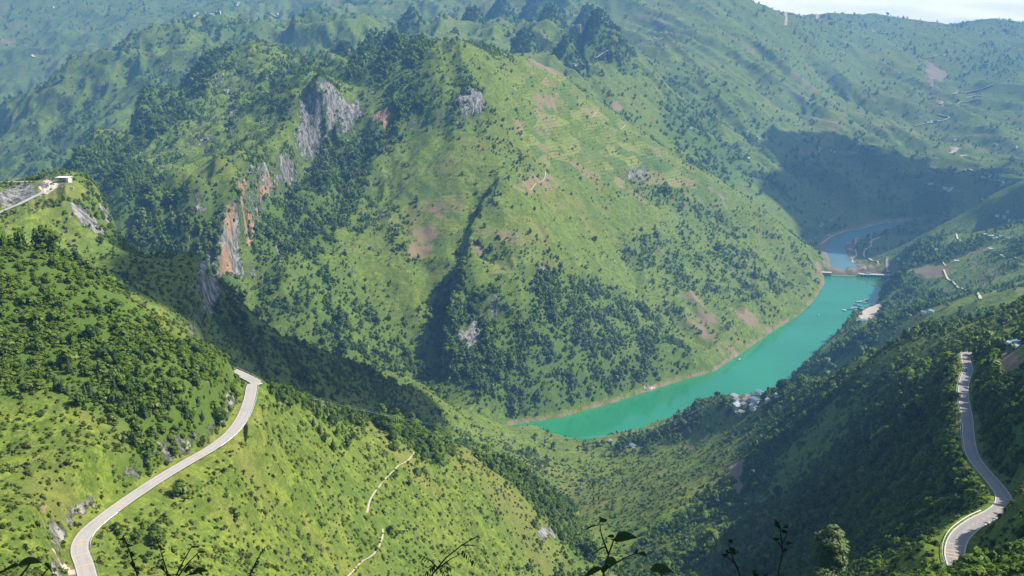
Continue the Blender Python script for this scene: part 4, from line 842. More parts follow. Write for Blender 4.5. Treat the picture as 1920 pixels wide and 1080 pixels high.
# ------------------------------------------------------------------ saying which one: nearest landmark in view
def pixel(p):
    x, y, z = p[0], p[1], p[2]-CAMZ; f = y*math.cos(PITCH)-z*math.sin(PITCH); up = y*math.sin(PITCH)+z*math.cos(PITCH); return 960+FPX*x/f, 540-FPX*up/f
MARKS = [('the upper left road bend',470,720),('the lowest left road bend',155,1020),('the power poles',603,760),('the grove house',776,823),('the upper footpath',730,900),('the lower footpath',700,1040),('the tall pale tree',1560,1020),('the right road foot',1810,1000),
  ('the right road turn',1878,940),('the right road straight',1813,790),('the upper right bend',1812,670),('the lodge',1905,650),('the hamlet',1400,757),('the huge dark tree',1470,720),('the red earth scar',1380,900),('the lake inlet',1110,845),('the bottom centre sapling',1140,1030),
  ('the outcrop by the gully',1020,998),('the crest of the left hill',250,570),('the pale clearing',95,960),('the middle of the left road',330,880),('the cafe',105,345),('the grassy shoulder',330,500),('the shoulder cliff',390,560),('the boat landing',1625,585),('the dam',1600,515),('the lit valley floor',1250,880),
  ('the shaded ridge end',860,760),('the ploughed plot',1300,590),('the dark cloud shadow',1620,340),('the landslide scar',1755,150),('the zigzag tracks',1820,180),('the skyline',1600,20),('the far bank track',1790,535),('the right bank hamlet',1870,447),('the river works',1640,438),('the plateau road',385,27),('the mossy field',240,820),('the dark wooded slope',1650,880),('the steep dark slope',1600,780),('the shaded lower slope',1450,1000),('the gully bottom',1120,960),('the shaded gully side',1250,1020),('the bright lower slope',850,960),('the grassy spur foot',950,900),('the slope by the scar',1330,960),('the roadside scrub',1790,900),('the right hill',1890,800),('the lit grass strip',1700,1030),('the crest tree',1558,690),('the bottom left bush',330,1050),('the lower spur',560,900),('the bottom slope',560,1040),('the feathery twig',850,1040),('the tall seed heads',1465,1010)]
def where(p):
    u, v = pixel(p); nm, mu, mv = min(MARKS, key=lambda m: (m[1]-u)**2+(m[2]-v)**2); dx, dy = u-mu, v-mv; d = math.hypot(dx, dy)
    if abs(dx) > 2.2*abs(dy): di = 'left of' if dx < 0 else 'right of'
    elif abs(dy) > 2.2*abs(dx): di = 'above' if dy < 0 else 'below'
    else: di = ('above' if dy < 0 else 'below')+' and '+('left of' if dx < 0 else 'right of')
    return ('close ' if d < 28 else 'just ' if d < 65 else 'a little ' if d < 110 else 'well ')+di+' '+nm
def size_word(s, lo, hi): return 'small' if s < lo else 'large' if s > hi else 'middling'
# ------------------------------------------------------------------ houses
def house_protos():
    out = []
    for wall, roof, L, W_, h, pitch in [(M_CREAM,M_FIBRE,9,6,3.0,1.7),(M_WHITE,M_TIN,10,6.5,3.2,1.5),(M_WOOD,M_FIBRE,8,6,2.8,1.9),(M_WHITE,M_BLUETIN,11,7,3.4,1.3),(M_CREAM,M_RUST,8.5,6,3.0,1.7),(M_CONC,M_TIN,12,8,6.2,0.9)]:
        a, b = L/2, W_/2
        wl = MB().prism([(-b,-3),(b,-3),(b,h),(0,h+pitch*0.92),(-b,h)], -a, a).mesh('wall', wall)
        rf = MB(); e = 0.7
        for s in (-1, 1):
            rf.v += []; o = len(rf.v); x0, z0, x1, z1 = 0, h+pitch, s*(b+e), h-pitch*e/b
            rf.v += [(x0,-a-e,z0),(x1,-a-e,z1),(x1,a+e,z1),(x0,a+e,z0),(x0,-a-e,z0+.14),(x1,-a-e,z1+.14),(x1,a+e,z1+.14),(x0,a+e,z0+.14)]
            rf.f += [[o+q for q in t] for t in ((0,1,2,3),(7,6,5,4),(0,4,5,1),(1,5,6,2),(2,6,7,3),(3,7,4,0))]
        rf = rf.mesh('roof', roof)
        dr = MB().box(b-0.02,b+0.06,-0.6,0.6,0,2.1).mesh('door', M_WOOD); wd = MB().box(b-0.02,b+0.06,-0.55,0.55,1.0,2.2).mesh('window', M_GLASS); fr = MB().box(b-0.01,b+0.09,-0.65,0.65,0.88,1.0).mesh('sill', M_WHITE)
        out.append((wl, rf, dr, wd, fr, L))
    return out
HP = house_protos()
def house(px, kind, rz, label, group, sc=1.0, parts=True, p=None):
    p = p or at(*px); z = float(ground(np.array([p.x]), np.array([p.y]))[0]); wl, rf, dr, wd, fr, L = HP[kind]
    r = empty('house', (p.x, p.y, z+0.3), rz); r.scale = (sc,)*3; part('wall', wl, r); part('roof', rf, r)
    if parts:
        part('door', dr, r)
        for y in (-L*0.3, L*0.3): w = part('window', wd, r, (0,y,0)); part('sill', fr, w)
    return tag(r, label, 'house', group)
V = 'houses of the hamlet above the lake'
for k, (u, v, kd, rz, lb) in enumerate([(1379,746,1,0.5,'pale house at the lakeward left corner of the hamlet beneath the trees'),(1383,753,0,0.4,'cream house just below the leftmost pale house of the hamlet'),(1405,747,2,0.9,'brown wooden house at the top middle of the hamlet'),
   (1410,751,4,0.6,'rust-roofed house in the upper middle of the hamlet'),(1400,754,0,0.3,'grey-roofed house in the densest part of the hamlet'),(1388,760,1,0.7,'white house in the middle left of the hamlet'),(1398,762,0,0.5,'long grey-roofed house in the centre of the hamlet'),
   (1384,768,5,0.2,'pale flat house at the lower left of the hamlet'),(1414,766,1,0.35,'bright white-roofed house at the lower right of the hamlet'),(1392,776,2,0.8,'dark wooden house lowest in the hamlet'),(1386,779,0,0.7,'grey house at the bottom left edge of the hamlet'),
   (1424,739,3,0.4,'blue-roofed house at the top right of the hamlet'),(1442,755,0,0.2,'lone cream house right of the hamlet'),(1463,744,1,0.6,'small white house at the foot of the big dark tree'),(1418,753,3,0.5,'blue-grey roofed house behind the white-roofed one in the hamlet')]): house((u,v), kd, rz, lb, V, 1.3)
for u, v, kd, lb in [(1186,838,3,'blue-roofed house among trees at the head of the lake inlet'),(1144,829,0,'grey-roofed hut by the near lake shore trees'),(1733,588,3,'blue-roofed house alone on the terraced hill right of the landing'),(1748,586,1,'pale house next to the blue-roofed one on the terraced hill')]: house((u,v), kd, 0.4, lb, None)
for u, v, kd in [(1870,405,1),(1884,409,5),(1894,414,1),(1902,416,0),(1846,441,1),(1857,446,5),(1870,448,1),(1878,445,3),(1857,471,5),(1793,491,1),(1890,398,0)]: house((u,v), kd, random.uniform(0,3), 'small pale house, '+where(at(u, v)), 'houses on the right bank hills', 1.1, False)
for u, v, kd in [(1686,486,3),(1591,457,1),(1520,452,0),(1541,421,5),(1538,424,1),(1558,414,0),(1770,400,1),(1528,447,0),(1575,425,3)]: house((u,v), kd, random.uniform(0,3), 'small house, '+where(at(u, v)), 'houses in the valley below the dam', 1.1, False)
for u, v in [(1632,432),(1641,436),(1648,430),(1628,446)]: house((u,v), 3, 0.3, 'long blue-roofed works building beside the river below the dam', 'works buildings below the dam', 1.9, False)
for u, v, kd in [(1558,283),(1537,278),(1565,286),(1534,283),(1402,254),(1422,259),(1400,247),(1402,298),(1738,229),(1725,220),(1745,229),(1760,228),(1790,264),(1868,272),(1832,280),(1772,354),(1783,354),(1780,358),(1745,346),(1520,194),(1294,243),(1860,330),(1905,277)] and [(u,v,(u*7+v) % 4) for u,v in [(1558,283),(1537,278),(1565,286),(1534,283),(1402,254),(1422,259),(1400,247),(1402,298),(1738,229),(1725,220),(1745,229),(1760,228),(1790,264),(1868,272),(1832,280),(1772,354),(1783,354),(1780,358),(1745,346),(1520,194),(1294,243),(1860,330),(1905,277)]]: house((u,v), 1 if kd != 3 else 3, random.uniform(0,3), 'tiny white far house, '+where(at(u, v)), 'houses on the far right slopes', 1.5, False)
for u, v in [(370,26),(385,25),(398,29),(410,24),(445,10),(447,6),(520,26),(100,14),(1224,120),(1078,122)]: house((u,v), 1, random.uniform(0,3), 'tiny pale house, '+where(at(u, v)), 'houses on the distant plateau', 1.7, False) if u < 600 else house((u,v), 1, 0.3, 'tiny white house on the hazy saddle behind the mountain', 'houses on the saddle behind the mountain', 1.4, False)
h_ = house((776,823), 2, 0.8, 'small wooden house with a green sheet wall hidden in the grove', None, 0.8); MB().box(2.42,2.52,-3.4,1.5,0.2,2.6).build('green_sheet', M_GREEN, h_)
# lodge at the right frame edge
p = at(1905,655); r = empty('lodge', (p.x+5, p.y+4, p.z-0.6), 0.25); r.scale = (0.8,0.8,0.75)
MB().box(-9,9,-5,5,-4,3.4).build('wall', M_CONC_D, r); rf = MB().prism([(-10,3.5),(10,3.5),(9.4,4.3),(0,5.8),(-9.4,4.3)], -5.8, 5.8).build('roof', M_BLUETIN, r)  # walls in dark concrete: the shade under the roof is put into their colour
MB().prism([(-10.3,3.2),(-9.9,3.2),(-7.0,5.2),(-7.3,5.4)], -6.0, 6.0).build('bargeboard', M_WHITE, r)
for x in (-6,-2,2,6): w = MB().box(x-0.8,x+0.8,-5.06,-4.98,0.8,2.3).build('window', M_GLASS, r); MB().box(x-0.95,x+0.95,-5.12,-4.99,0.66,0.78).build('sill', M_WHITE, w)
tag(r, 'grey lodge with a blue sheet roof at the right edge above the upper bend', 'building')
# ------------------------------------------------------------------ viewpoint cafe on the left ridge
i_c = near_idx(SPL_L, PZ(104,352,573)); pc_ = at(106,347); gz = float(ground(np.array([pc_.x]), np.array([pc_.y]))[0])
cafe = empty('cafe', (pc_.x+2, pc_.y+10, max(573.2, gz+0.2)), -0.12)
b = MB(); b.box(-7.2,7.2,0.4,8,-4,0.35); b.build('floor', M_CONC, cafe, 0.04)
MB().box(-7,7,4.2,7.9,0.36,6.2).build('wall', M_CREAM, cafe); MB().box(4.2,7,0.6,4.18,0.36,6.2).build('wall', M_WHITE, cafe)
MB().box(-7.2,4.18,0.5,4.18,3.1,3.4).build('balcony_floor', M_WHITE, cafe, 0.03); MB().box(-7.8,7.8,-0.4,8.6,6.22,6.62).build('roof', M_WHITE, cafe, 0.05)
for x in (-7.0,-3.4,0.3,4.0): MB().box(x-0.14,x+0.14,0.55,0.83,0.36,3.08).build('pillar', M_WHITE, cafe); MB().box(x-0.12,x+0.12,0.55,0.8,3.42,6.2).build('pillar', M_WHITE, cafe)
bl = MB(); bl.box(-7.1,4.1,0.52,0.6,4.25,4.35); bl.build('balcony_rail', M_STEEL, cafe)
for x in (-5.2,-1.6,2.0): MB().box(x-1.1,x+1.1,4.12,4.22,0.4,2.7).build('door', M_DARK, cafe); w = MB().box(x-1.1,x+1.1,4.12,4.22,3.9,5.4).build('window', M_GLASS, cafe); MB().box(x-1.2,x+1.2,4.05,4.19,3.78,3.88).build('sill', M_WHITE, w)  # door panels carry the shade of the open ground floor as a dark colour
tag(cafe, 'white two-storey cafe with open balconies beside the road on the left ridge', 'building')
pw = at(122,352); rw = MB()
rw.box(-7,7,-0.25,0.25,-3,1.1); o = rw.build('parapet_wall', M_WHITE, None, 0.05); o.location = (pw.x, pw.y+6, cafe.location.z-0.2); o.rotation_euler = (0,0,-0.1); tag(o, 'low white parapet wall on the terrace right of the cafe', 'wall')
def car(p, rz, body, label, van=False):
    r = empty('car', p, rz); h = 1.9 if van else 1.45
    MB().prism([(-2.2,.35),(2.2,.35),(2.25,.75),(2.1,.95),(1.1,1.0),(-2.15,1.02),(-2.25,.7)] if not van else [(-2.5,.35),(2.5,.35),(2.55,1.0),(1.9,1.25),(-2.5,1.25)], -0.88, 0.88).build('body', body, r, 0.06)
    MB().prism([(-1.9,1.0),(1.15,1.0),(0.45,h),(-1.45,h)] if not van else [(-2.48,1.26),(1.95,1.26),(1.3,h),(-2.4,h)], -0.78, 0.78).build('cabin', M_GLASS, r, 0.05)
    MB().box(-1.45 if not van else -2.35, 0.45 if not van else 1.25,-0.76,0.76,h,h+.06).build('roof', body, r)
    for x in (-1.4,1.4):
        for y in (-0.82,0.82): w = MB().lathe([(0.01,-.11),(.32,-.11),(.34,0),(.32,.11),(.01,.11)], (0,0,0), 10, 1).build('wheel', M_TYRE, r); w.location = (x,y,.34)
    for y in (-0.6,0.6): MB().box(2.2 if not van else 2.52,2.3 if not van else 2.58,y-.18,y+.18,.62,.8).build('headlight', M_WHITE, r)
    return tag(r, label, 'car')
i_v = near_idx(SPL_R, PZ(1808,696,534)); t_, n_ = frame(SPL_R, i_v)
car(tuple(SPL_R[i_v]+n_*-1.8+np.array([0,0,.08])), math.atan2(-t_[1], -t_[0]), M_SLATE, 'dark van driving down the right road below the upper bend', True)
t_, n_ = frame(SPL_L, i_c-4); car(tuple(SPL_L[i_c-4]+n_*1.6+np.array([0,0,.08])), math.atan2(t_[1], t_[0]), M_SLATE, 'dark car on the road just below the cafe')
for k, (du, m, lb) in enumerate([(87,M_BLUEP,'blue car parked left of the cafe'),(92,M_WHITE,'white car parked nearest the left wall of the cafe')]):
    p = at(du, 351); car((p.x+3, p.y+8, cafe.location.z+0.05), 1.2, m, lb)
# ------------------------------------------------------------------ power line
PT = []
for u, v, lb in [(591,778,'leftmost of three slim concrete power poles on the grassy spur'),(603,776,'middle one of three slim concrete power poles on the grassy spur'),(616,782,'rightmost of three slim concrete power poles on the grassy spur')]:
    p = at(u, v); r = empty('power_pole', tuple(p)); MB().tube([(0,0,-1),(0,0,10.6)], [0.17,0.10], 8).build('pole', M_CONC, r)
    MB().box(-1.0,1.0,-.06,.06,9.9,10.03).build('crossarm', M_STEEL, r)
    for x in (-0.9,0,0.9): MB().lathe([(.02,10.04),(.07,10.06),(.05,10.16),(.08,10.2),(.02,10.3)], (x,0,0), 8).build('insulator', M_WHITE, r)
    tag(r, lb, 'power pole', 'power poles on the spur'); PT.append(p+Vector((0,0,10.3)))
pe = at(1345,757); r = empty('power_pole', tuple(pe)); MB().tube([(0,0,-1),(0,0,11)], [0.2,0.12], 8).build('pole', M_CONC, r); MB().box(-1.2,1.2,-.06,.06,10.2,10.34).build('crossarm', M_STEEL, r); tag(r, 'lone power pole at the left edge of the lakeside hamlet', 'power pole')
for k in range(3):
    a = PT[k]; e = pe+Vector((k*0.8-0.8,0,10.4)); pts = [(a+(e-a)*(i/40))-Vector((0,0,4*46*(i/40)*(1-i/40))) for i in range(41)]
    tag(MB().tube([tuple(q) for q in pts], [0.035]*41, 4).build('power_line', M_STEEL), 'long power cable sagging from the %s pole on the spur to the hamlet' % ('left','middle','right')[k], 'cable', 'cables over the valley')
for k, (q0, q1, lb) in enumerate([(PT[0],PT[1],'left'),(PT[1],PT[2],'right')]): tag(MB().tube([tuple(q0), tuple((q0+q1)/2-Vector((0,0,.3))), tuple(q1)], [0.03]*3, 4).build('power_line', M_STEEL), 'short cable between the %s pair of poles on the spur' % lb, 'cable', 'cables over the valley')
i_p = near_idx(SPL_R, PZ(1856,968,588)); t_, n_ = frame(SPL_R, i_p); q = SPL_R[i_p]+n_*4.2
r = empty('roadside_post', tuple(q)); MB().tube([(0,0,-1),(0,0,5.2)], [0.12,0.09], 8).build('pole', M_WOOD, r); MB().box(-.35,.35,-.05,.05,4.4,5.0).build('sign_plate', M_STEEL, r); tag(r, 'slim post with a small plate at the inner edge of the right road bend', 'post')
# ------------------------------------------------------------------ dam
A_, B_ = Vector(DAM_A), Vector(DAM_B); dv = (B_-A_); LEN = dv.length; ang = math.atan2(dv.y, dv.x)
dam = empty('dam', (A_.x, A_.y, 0), ang); f_c, f_r = 0.10*LEN, 0.545*LEN
MB().box(f_c,f_r,-2,7,-34,1.6,0.0).build('weir', M_CONC_D, dam); MB().box(f_c,f_r,-2.6,-2.03,-3,2.3).build('weir_crest', M_CREAM, dam)
MB().box(f_r,LEN+14,-1,10,-36,8.2).build('dam_wall', M_CONC_D, dam); MB().box(f_r-2,LEN+16,-4.2,11,8.25,9.3).build('deck', M_CONC, dam)
for k in range(9):
    x = f_r+3+k*(LEN-f_r)/8.6; MB().box(x-1.4,x+1.4,-4.0,-1.03,-20,8.2).build('pier', M_CONC, dam)
    if k < 8: MB().box(x+1.5,x+(LEN-f_r)/8.6-1.5,-2.1,-1.05,-10,5.2).build('gate', M_SLATE, dam)
MB().box(f_r-2,f_r+1.5,-4.6,11.2,-20,10.6).build('end_pier', M_CONC, dam)
MB().box(f_r+22,f_r+34,4,10.5,9.32,13.5).build('hoist_house', M_WHITE, dam); MB().box(f_r+21,f_r+35,3.4,11,13.52,14).build('hoist_roof', M_BLUETIN, dam)
MB().box(-10,f_c+1,-3,9,9.6,10.8).build('abutment_deck', M_CREAM, dam); MB().box(-10,f_c,0,8,-30,6).build('abutment', M_CONC_D, dam)
for k in range(6): x = -8+k*(f_c+7)/5; MB().box(x-.5,x+.5,-2.4,-1.4,-8,9.58).build('column', M_CONC, dam)
tag(dam, 'concrete dam with gated piers and a low weir across the lake', 'dam')
# floating boom
a, e = PZ(1612,521,0.15), PZ(1652,546,0.15); tag(MB().tube([a, tuple((np.array(a)+np.array(e))/2+np.array([3,2,0])), e], [0.55]*3, 6).build('floating_boom', M_STEEL), 'thin floating boom slanting across the water before the dam', 'boom')
# ------------------------------------------------------------------ boats and rafts
def tour_boat(p, rz, L, roofm, label, group):
    r = empty('boat', p, rz); w = L*0.13; h = MB()
    sec = [(-0.5,0.85,0.0),(-0.3,1,0),(0.1,1,0),(0.35,0.75,0.1),(0.5,0.05,0.35)]; o = 0
    for s, k, up in sec: h.v += [(s*L,-w*k*0.6,-0.35),(s*L,w*k*0.6,-0.35),(s*L,w*k,0.75+up),(s*L,-w*k,0.75+up)]
    for i in range(len(sec)-1):
        for a_, b_ in ((0,1),(1,2),(2,3),(3,0)): h.f.append([4*i+a_,4*i+b_,4*i+4+b_,4*i+4+a_])
    h.f += [[0,1,2,3],[16,17,18,19]]; h.build('hull', M_BLUEP if roofm is M_BLUETIN else M_WOOD, r)
    MB().box(-.44*L,.26*L,-w*.8,w*.8,.78,1.5).build('cabin', M_WHITE, r); MB().prism([(-w*1.05,2.75),(w*1.05,2.75),(w*.9,2.95),(0,3.15),(-w*.9,2.95)], -0.28*L, 0.47*L).build('canopy', roofm, r).rotation_euler = (0,0,math.pi/2)
    for s in (-.42,-.1,.22):
        for y in (-w*.78,w*.78): MB().box(s*L-.06,s*L+.06,y-.06,y+.06,1.5,2.74).build('post', M_STEEL, r)
    return tag(r, label, 'boat', group)
G1 = 'boats on the lake'
tour_boat(PZ(1092,833,0), 0.05, 14, M_WHITE, 'white-roofed tour boat at the near end of the lake', G1)
tour_boat(PZ(1584,583,0), -0.5, 14, M_WHITE, 'lone white boat just off the moored boats', G1)
tour_boat(PZ(1387,675,0), 0.4, 7, M_WHITE, 'tiny boat by the far bank in mid lake', G1)
tour_boat(PZ(1535,591,0), 0.9, 9, M_BLUETIN, 'small boat at the foot of the mountain opposite the landing', G1)
BT = [(1595,609,M_BLUETIN,.1,18),(1601,605,M_TIN,.1,16),(1607,601,M_TIN,.15,16),(1596,580,M_BLUETIN,.05,20),(1603,578,M_TIN,.0,20),(1609,583,M_TIN,-.5,17),(1606,572,M_BLUETIN,-.2,18),(1612,574,M_BLUETIN,.1,16),(1611,567,M_TIN,.1,20),(1618,566,M_TIN,.1,18),(1622,569,M_BLUETIN,.3,15),(1625,563,M_TIN,.0,15),(1617,580,M_BLUETIN,.2,14),(1607,591,M_BLUETIN,.6,12),(1626,576,M_BLUETIN,.2,12)]
for k, (u, v, m, rz, L) in enumerate(BT):
    tour_boat(PZ(u, v, 0), rz, L, m, ('%s-roofed boat, %s counted from the lowest in the moored cluster' % ('grey' if m is M_TIN else 'blue', ('first','second','third','fourth','fifth','sixth','seventh','eighth')[sum(1 for b in BT if b[2] is m and b[1] > v)])), 'grey-roofed boats at the landing' if m is M_TIN else 'blue-roofed boats at the landing')
FL = MB().lathe([(.02,.45),(.5,.3),(.6,0),(.4,-.3),(.02,-.35)], (0,0,0), 10).mesh('buoy', M_SLATE)
for u, v in [(1226,747),(1231,745),(1236,743),(1240,743),(1244,745),(1249,743),(1218,751),(1184,764),(1195,758),(1228,754),(1598,550),(1605,548),(1610,552),(1613,551),(1604,554),(1622,549)]:
    o = part('buoy', FL, None, PZ(u, v, 0.0)); tag(o, 'dark float in the row of dots on the green lake' if u < 1300 else 'dark float in the loose row before the dam', 'buoy', 'floats in mid lake' if u < 1300 else 'floats before the dam')
house((1617,604), 3, 0.2, 'blue-roofed boathouse at the lower end of the sandy landing', 'sheds at the landing', 1.2); house((1623,601), 1, 0.5, 'pale shed beside the boathouse at the landing', 'sheds at the landing', 1.0)
# ------------------------------------------------------------------ single trees
def tree(p, kind, sc, rz, label, group, name='tree', protos=None, squash=1.0):
    tr, cr = (protos or TREES)[kind]; r = empty(name, tuple(p), rz); r.scale = (sc, sc, sc*squash); part('trunk', tr, r); part('crown', cr, r); return tag(r, label, 'tree', group)
def big_tree(h, w, nl, leaves, leaf, seed, mat, low, r0):
    lb = crown_lobes(h, w, nl, seed, low); return (trunk_mesh('trunk', h, r0, lb, seed), leaf_mesh('crown', lb, leaves, leaf, seed+1, mat, 0.8, 0.5, 0.5))
M_LEAF_PALE = foliage_material('leaves_pale', (0.085,0.135,0.050), (0.165,0.215,0.085), 0.35)
hero = big_tree(22, 9.0, 15, 5200, 0.62, 401, M_LEAF_PALE, 0.42, 0.42)
x_, y_ = PY(1561, 1000, 190)[:2]; z_ = float(ground(np.array([x_]), np.array([y_]))[0]); top = PY(1561, 976, 190)[2]
tree((x_, y_, z_), 0, (top-z_)/22.0, 0.7, 'pale green round-crowned tree standing tall at the bottom right', None, protos=[hero])
banyan = big_tree(30, 30, 12, 2600, 2.3, 411, M_LEAF_DARK, 0.40, 0.9)
tree(at(1468,752), 0, 1.12, 0.0, 'huge dark spreading tree above the lakeside hamlet', None, protos=[banyan])
crest = big_tree(20, 22, 10, 1500, 1.6, 421, M_LEAF, 0.40, 0.5)
tree(at(1558,699), 0, 1.0, 0.4, 'broad lit tree on the crest right of the huge dark tree', None, protos=[crest])
grove = big_tree(14, 13, 11, 1700, 1.0, 431, M_LEAF, 0.25, 0.4); grove2 = big_tree(12, 9, 9, 1300, 0.9, 433, M_LEAF_DARK, 0.2, 0.35)
for k, (u, v, s, m) in enumerate([(722,806,0.9,0),(745,803,1.2,0),(765,806,1.1,0),(732,812,0.7,0),(790,815,0.9,1),(805,815,1.1,1),(758,822,0.6,1),(735,828,0.7,1),(812,850,0.9,1),(795,858,0.8,1),(818,868,0.8,1),(785,840,0.6,0),(738,845,0.6,0)]):
    tree(at(u, v), m, s, k*1.1, ('leafy green grove tree ' if m == 0 else 'dark grove tree ')+where(at(u, v)), 'green grove trees' if m == 0 else 'dark grove trees', protos=[grove, grove2])
for k, (u, v, s) in enumerate([(1360,764,1.5),(1352,768,1.2),(1345,772,1.0),(1368,768,0.9),(1430,752,1.1),(1436,750,1.3),(1448,752,1.2),(1432,768,0.8),(1455,760,1.0),(1368,775,0.8),(1404,790,0.8),(1380,785,1.0),(1362,782,1.1),(1440,740,1.1)]): tree(at(u, v), k % 4, s*1.25, k, '%s tree by the hamlet roofs, %s' % (('green','dark','light green','round green')[k % 4], where(at(u, v))), 'hamlet trees')
for k, (u, v, s) in enumerate([(1038,842,1.6),(1022,834,1.1),(1003,822,1.4),(1130,836,1.3),(1122,838,1.0),(1145,838,1.1),(1180,832,1.4),(1205,822,1.5),(1215,815,1.3),(1160,842,1.2)]): tree(at(u, v), k % 4, s, k, 'lake shore tree '+where(at(u, v)), 'shore trees below the spur' if u < 1100 else 'shore trees by the inlet')
# conifers above the left road and on the spur crest
cu = [(104,728),(112,732),(118,736),(127,735),(152,752),(156,757),(160,748),(170,745),(188,748),(236,760),(241,765),(252,768),(215,735),(185,716),(222,705),(208,720),(272,782),(264,776),(305,762),(318,770),(324,758),(342,765),(350,785),(358,790),(380,790),(402,785),(250,834),(246,828),(254,838),(266,828),(232,830),(322,830),(310,740),(290,720),(345,735),(372,760),(130,700),(60,700),(75,715),(40,690)]
for k, (u, v) in enumerate(cu): tree(at(u, v), k % 2, random.uniform(0.55,0.95), k*1.3, '%s dark conifer %s' % (('slender','squat')[k % 2], where(at(u, v))), 'conifers above the left road', 'conifer', CONIFERS)
pu = [(512,742),(525,746),(540,750),(532,756),(556,757),(570,764),(582,762),(596,784),(608,790),(622,780),(634,788),(648,792),(630,800),(642,812),(650,835),(664,822),(600,815),(588,800),(610,830),(625,845),(660,795),(545,765),(520,756)]
for k, (u, v) in enumerate(pu): tree(at(u, v), k % 2, random.uniform(0.75,1.25), k*1.7, '%s pine on the spur %s' % (('tall','squat')[k % 2], where(at(u, v))), 'pines on the spur crest', 'pine', CONIFERS) if k % 3 else tree(at(u, v), (0,2)[k % 2], random.uniform(0.6,0.9), k, 'light broadleaf tree '+where(at(u, v)), 'broadleaf trees on the spur crest')
# the largest of the scattered trees and shrubs become things of their own
def take(pts, sz, ij, n_, cond):
    x, y, z = pts[:,0], pts[:,1], pts[:,2]-CAMZ; f = y*math.cos(PITCH)-z*math.sin(PITCH); up = y*math.sin(PITCH)+z*math.cos(PITCH); u, v = 960+FPX*x/f, 540-FPX*up/f
    ok = cond & VIS[ij] & (u > 5) & (u < 1915) & (v < 1070) ; app = np.where(ok, sz/np.maximum(np.hypot(pts[:,0], pts[:,1]), 1), 0); k = np.argsort(-app)[:n_]; return k[app[k] > 0]
az = np.arctan2(mid_pts[:,0], mid_pts[:,1]); k_t = take(mid_pts, mid_sz, mid_ij, 215, np.abs(az) < R_(27))
for q in k_t:
    p = mid_pts[q]; rg = REG[mid_ij[0][q], mid_ij[1][q]]
    lb, gp = {0: ('small tree on the slope of the near left spur', 'trees on the left spur'), 1: ('tree in the dark woods of the near right slope', 'trees on the right slope'), 3: ('tree on the shaded ridge behind the left spur', 'trees on the shaded ridge')}.get(int(rg), ('tree on the slope beyond the gorge', 'trees beyond the gorge'))
    tone = ('green','dark','light green','round green')[int(q) % 4]; tree(p, int(q) % 4, float(mid_sz[q])*0.95, float(q), '%s %s tree %s' % (size_word(mid_sz[q], 0.95, 1.25), tone, where(p)), gp)
keep = np.ones(len(mid_pts), bool); keep[k_t] = False; mid_pts, mid_sz = mid_pts[keep], mid_sz[keep]
az = np.arctan2(ps[:,0], ps[:,1]); k_s = take(ps, szs, (i3, j3), 300, (np.abs(az) < R_(27)) & (np.hypot(ps[:,0], ps[:,1]) > 150))
for q in k_s:
    p = ps[q]; o = bpy.data.objects.new('shrub', SHRUBS[int(q) % 4]); o.location = p; o.rotation_euler = (0,0,float(q)); o.scale = (float(szs[q]),)*3; link(o)
    left = p[0] < -20; tone = ('light green','green','dark green','yellowish green')[int(q) % 4]; tag(o, '%s %s shrub %s' % (size_word(szs[q], 1.4, 1.8), tone, where(p)), 'shrub', 'shrubs on the left hillside' if left else 'shrubs on the right hillside')
keep = np.ones(len(ps), bool); keep[k_s] = False; ps, szs = ps[keep], szs[keep]
# ------------------------------------------------------------------ plants at the viewpoint's edge
def leaf_np(L, W_, fold=0.18, droop=0.25, n_=6):
    """one pointed leaf along +y, folded at the midrib"""
    co = []; f = []
    for i in range(n_+1):
        t = i/n_; w = W_*0.5*math.sin(math.pi*min(1, t**0.75))*(1 if i < n_ else 0); z = -droop*L*t*t
        co += [(-w, t*L, z+abs(w)*fold), (0, t*L, z), (w, t*L, z+abs(w)*fold)]
        if i: o = 3*i; f += [[o-3,o-2,o+1,o],[o-2,o-1,o+2,o+1]]
    return np.array(co), np.array(f)
M_PLEAF = foliage_material('shaded_viewpoint_leaves', (0.016,0.034,0.010), (0.040,0.075,0.016), 0.3); M_STALK = simple('stalk', (0.045,0.040,0.022), 0.8, 0.2, 0.3, 8.0)  # leaves and stalks darkened, their backlit shade put into the colour
LEAFM = [mesh_np('leaf', *leaf_np(1.0, w, 0.25, d), M_PLEAF) for w, d in ((0.62,0.25),(0.40,0.3),(0.24,0.15))]
def plant(name, label, depth, stems, leaves, r0=0.004, cat='plant'):
    """stems: pixel polylines; leaves: base pixel, tip pixel, kind, roll"""
    b0 = PY(*stems[0][0], depth); gz_ = float(ground(np.array([b0[0]]), np.array([depth]))[0]); base = Vector((b0[0], depth, gz_)); root = empty(name, tuple(base))
    for si, s in enumerate(stems):
        pts = [Vector(PY(u, v, depth+0.04*math.sin(u*0.7+v)))-base for u, v in s]
        if si == 0: pts = [Vector((0.02,0.01,-0.05)), Vector((pts[0].x*0.5, pts[0].y*0.5, pts[0].z*0.55))]+pts
        MB().tube([tuple(p) for p in pts], [r0*(1.3-0.9*i/(len(pts)-1))*(1 if si == 0 else 0.6) for i in range(len(pts))], 5).build('stem', M_STALK, root, 0, True)
    for (u0, v0, u1, v1, kd, roll) in leaves:
        a = Vector(PY(u0, v0, depth)); e = Vector(PY(u1, v1, depth+random.uniform(-0.03,0.03))); d = e-a; L = d.length
        q = d.to_track_quat('Y', 'Z').to_matrix().to_4x4() @ Matrix.Rotation(roll, 4, 'Y'); o = part('leaf', LEAFM[kd], root); o.matrix_local = Matrix.Translation(a-base) @ q @ Matrix.Scale(L, 4)
    return tag(root, label, cat)
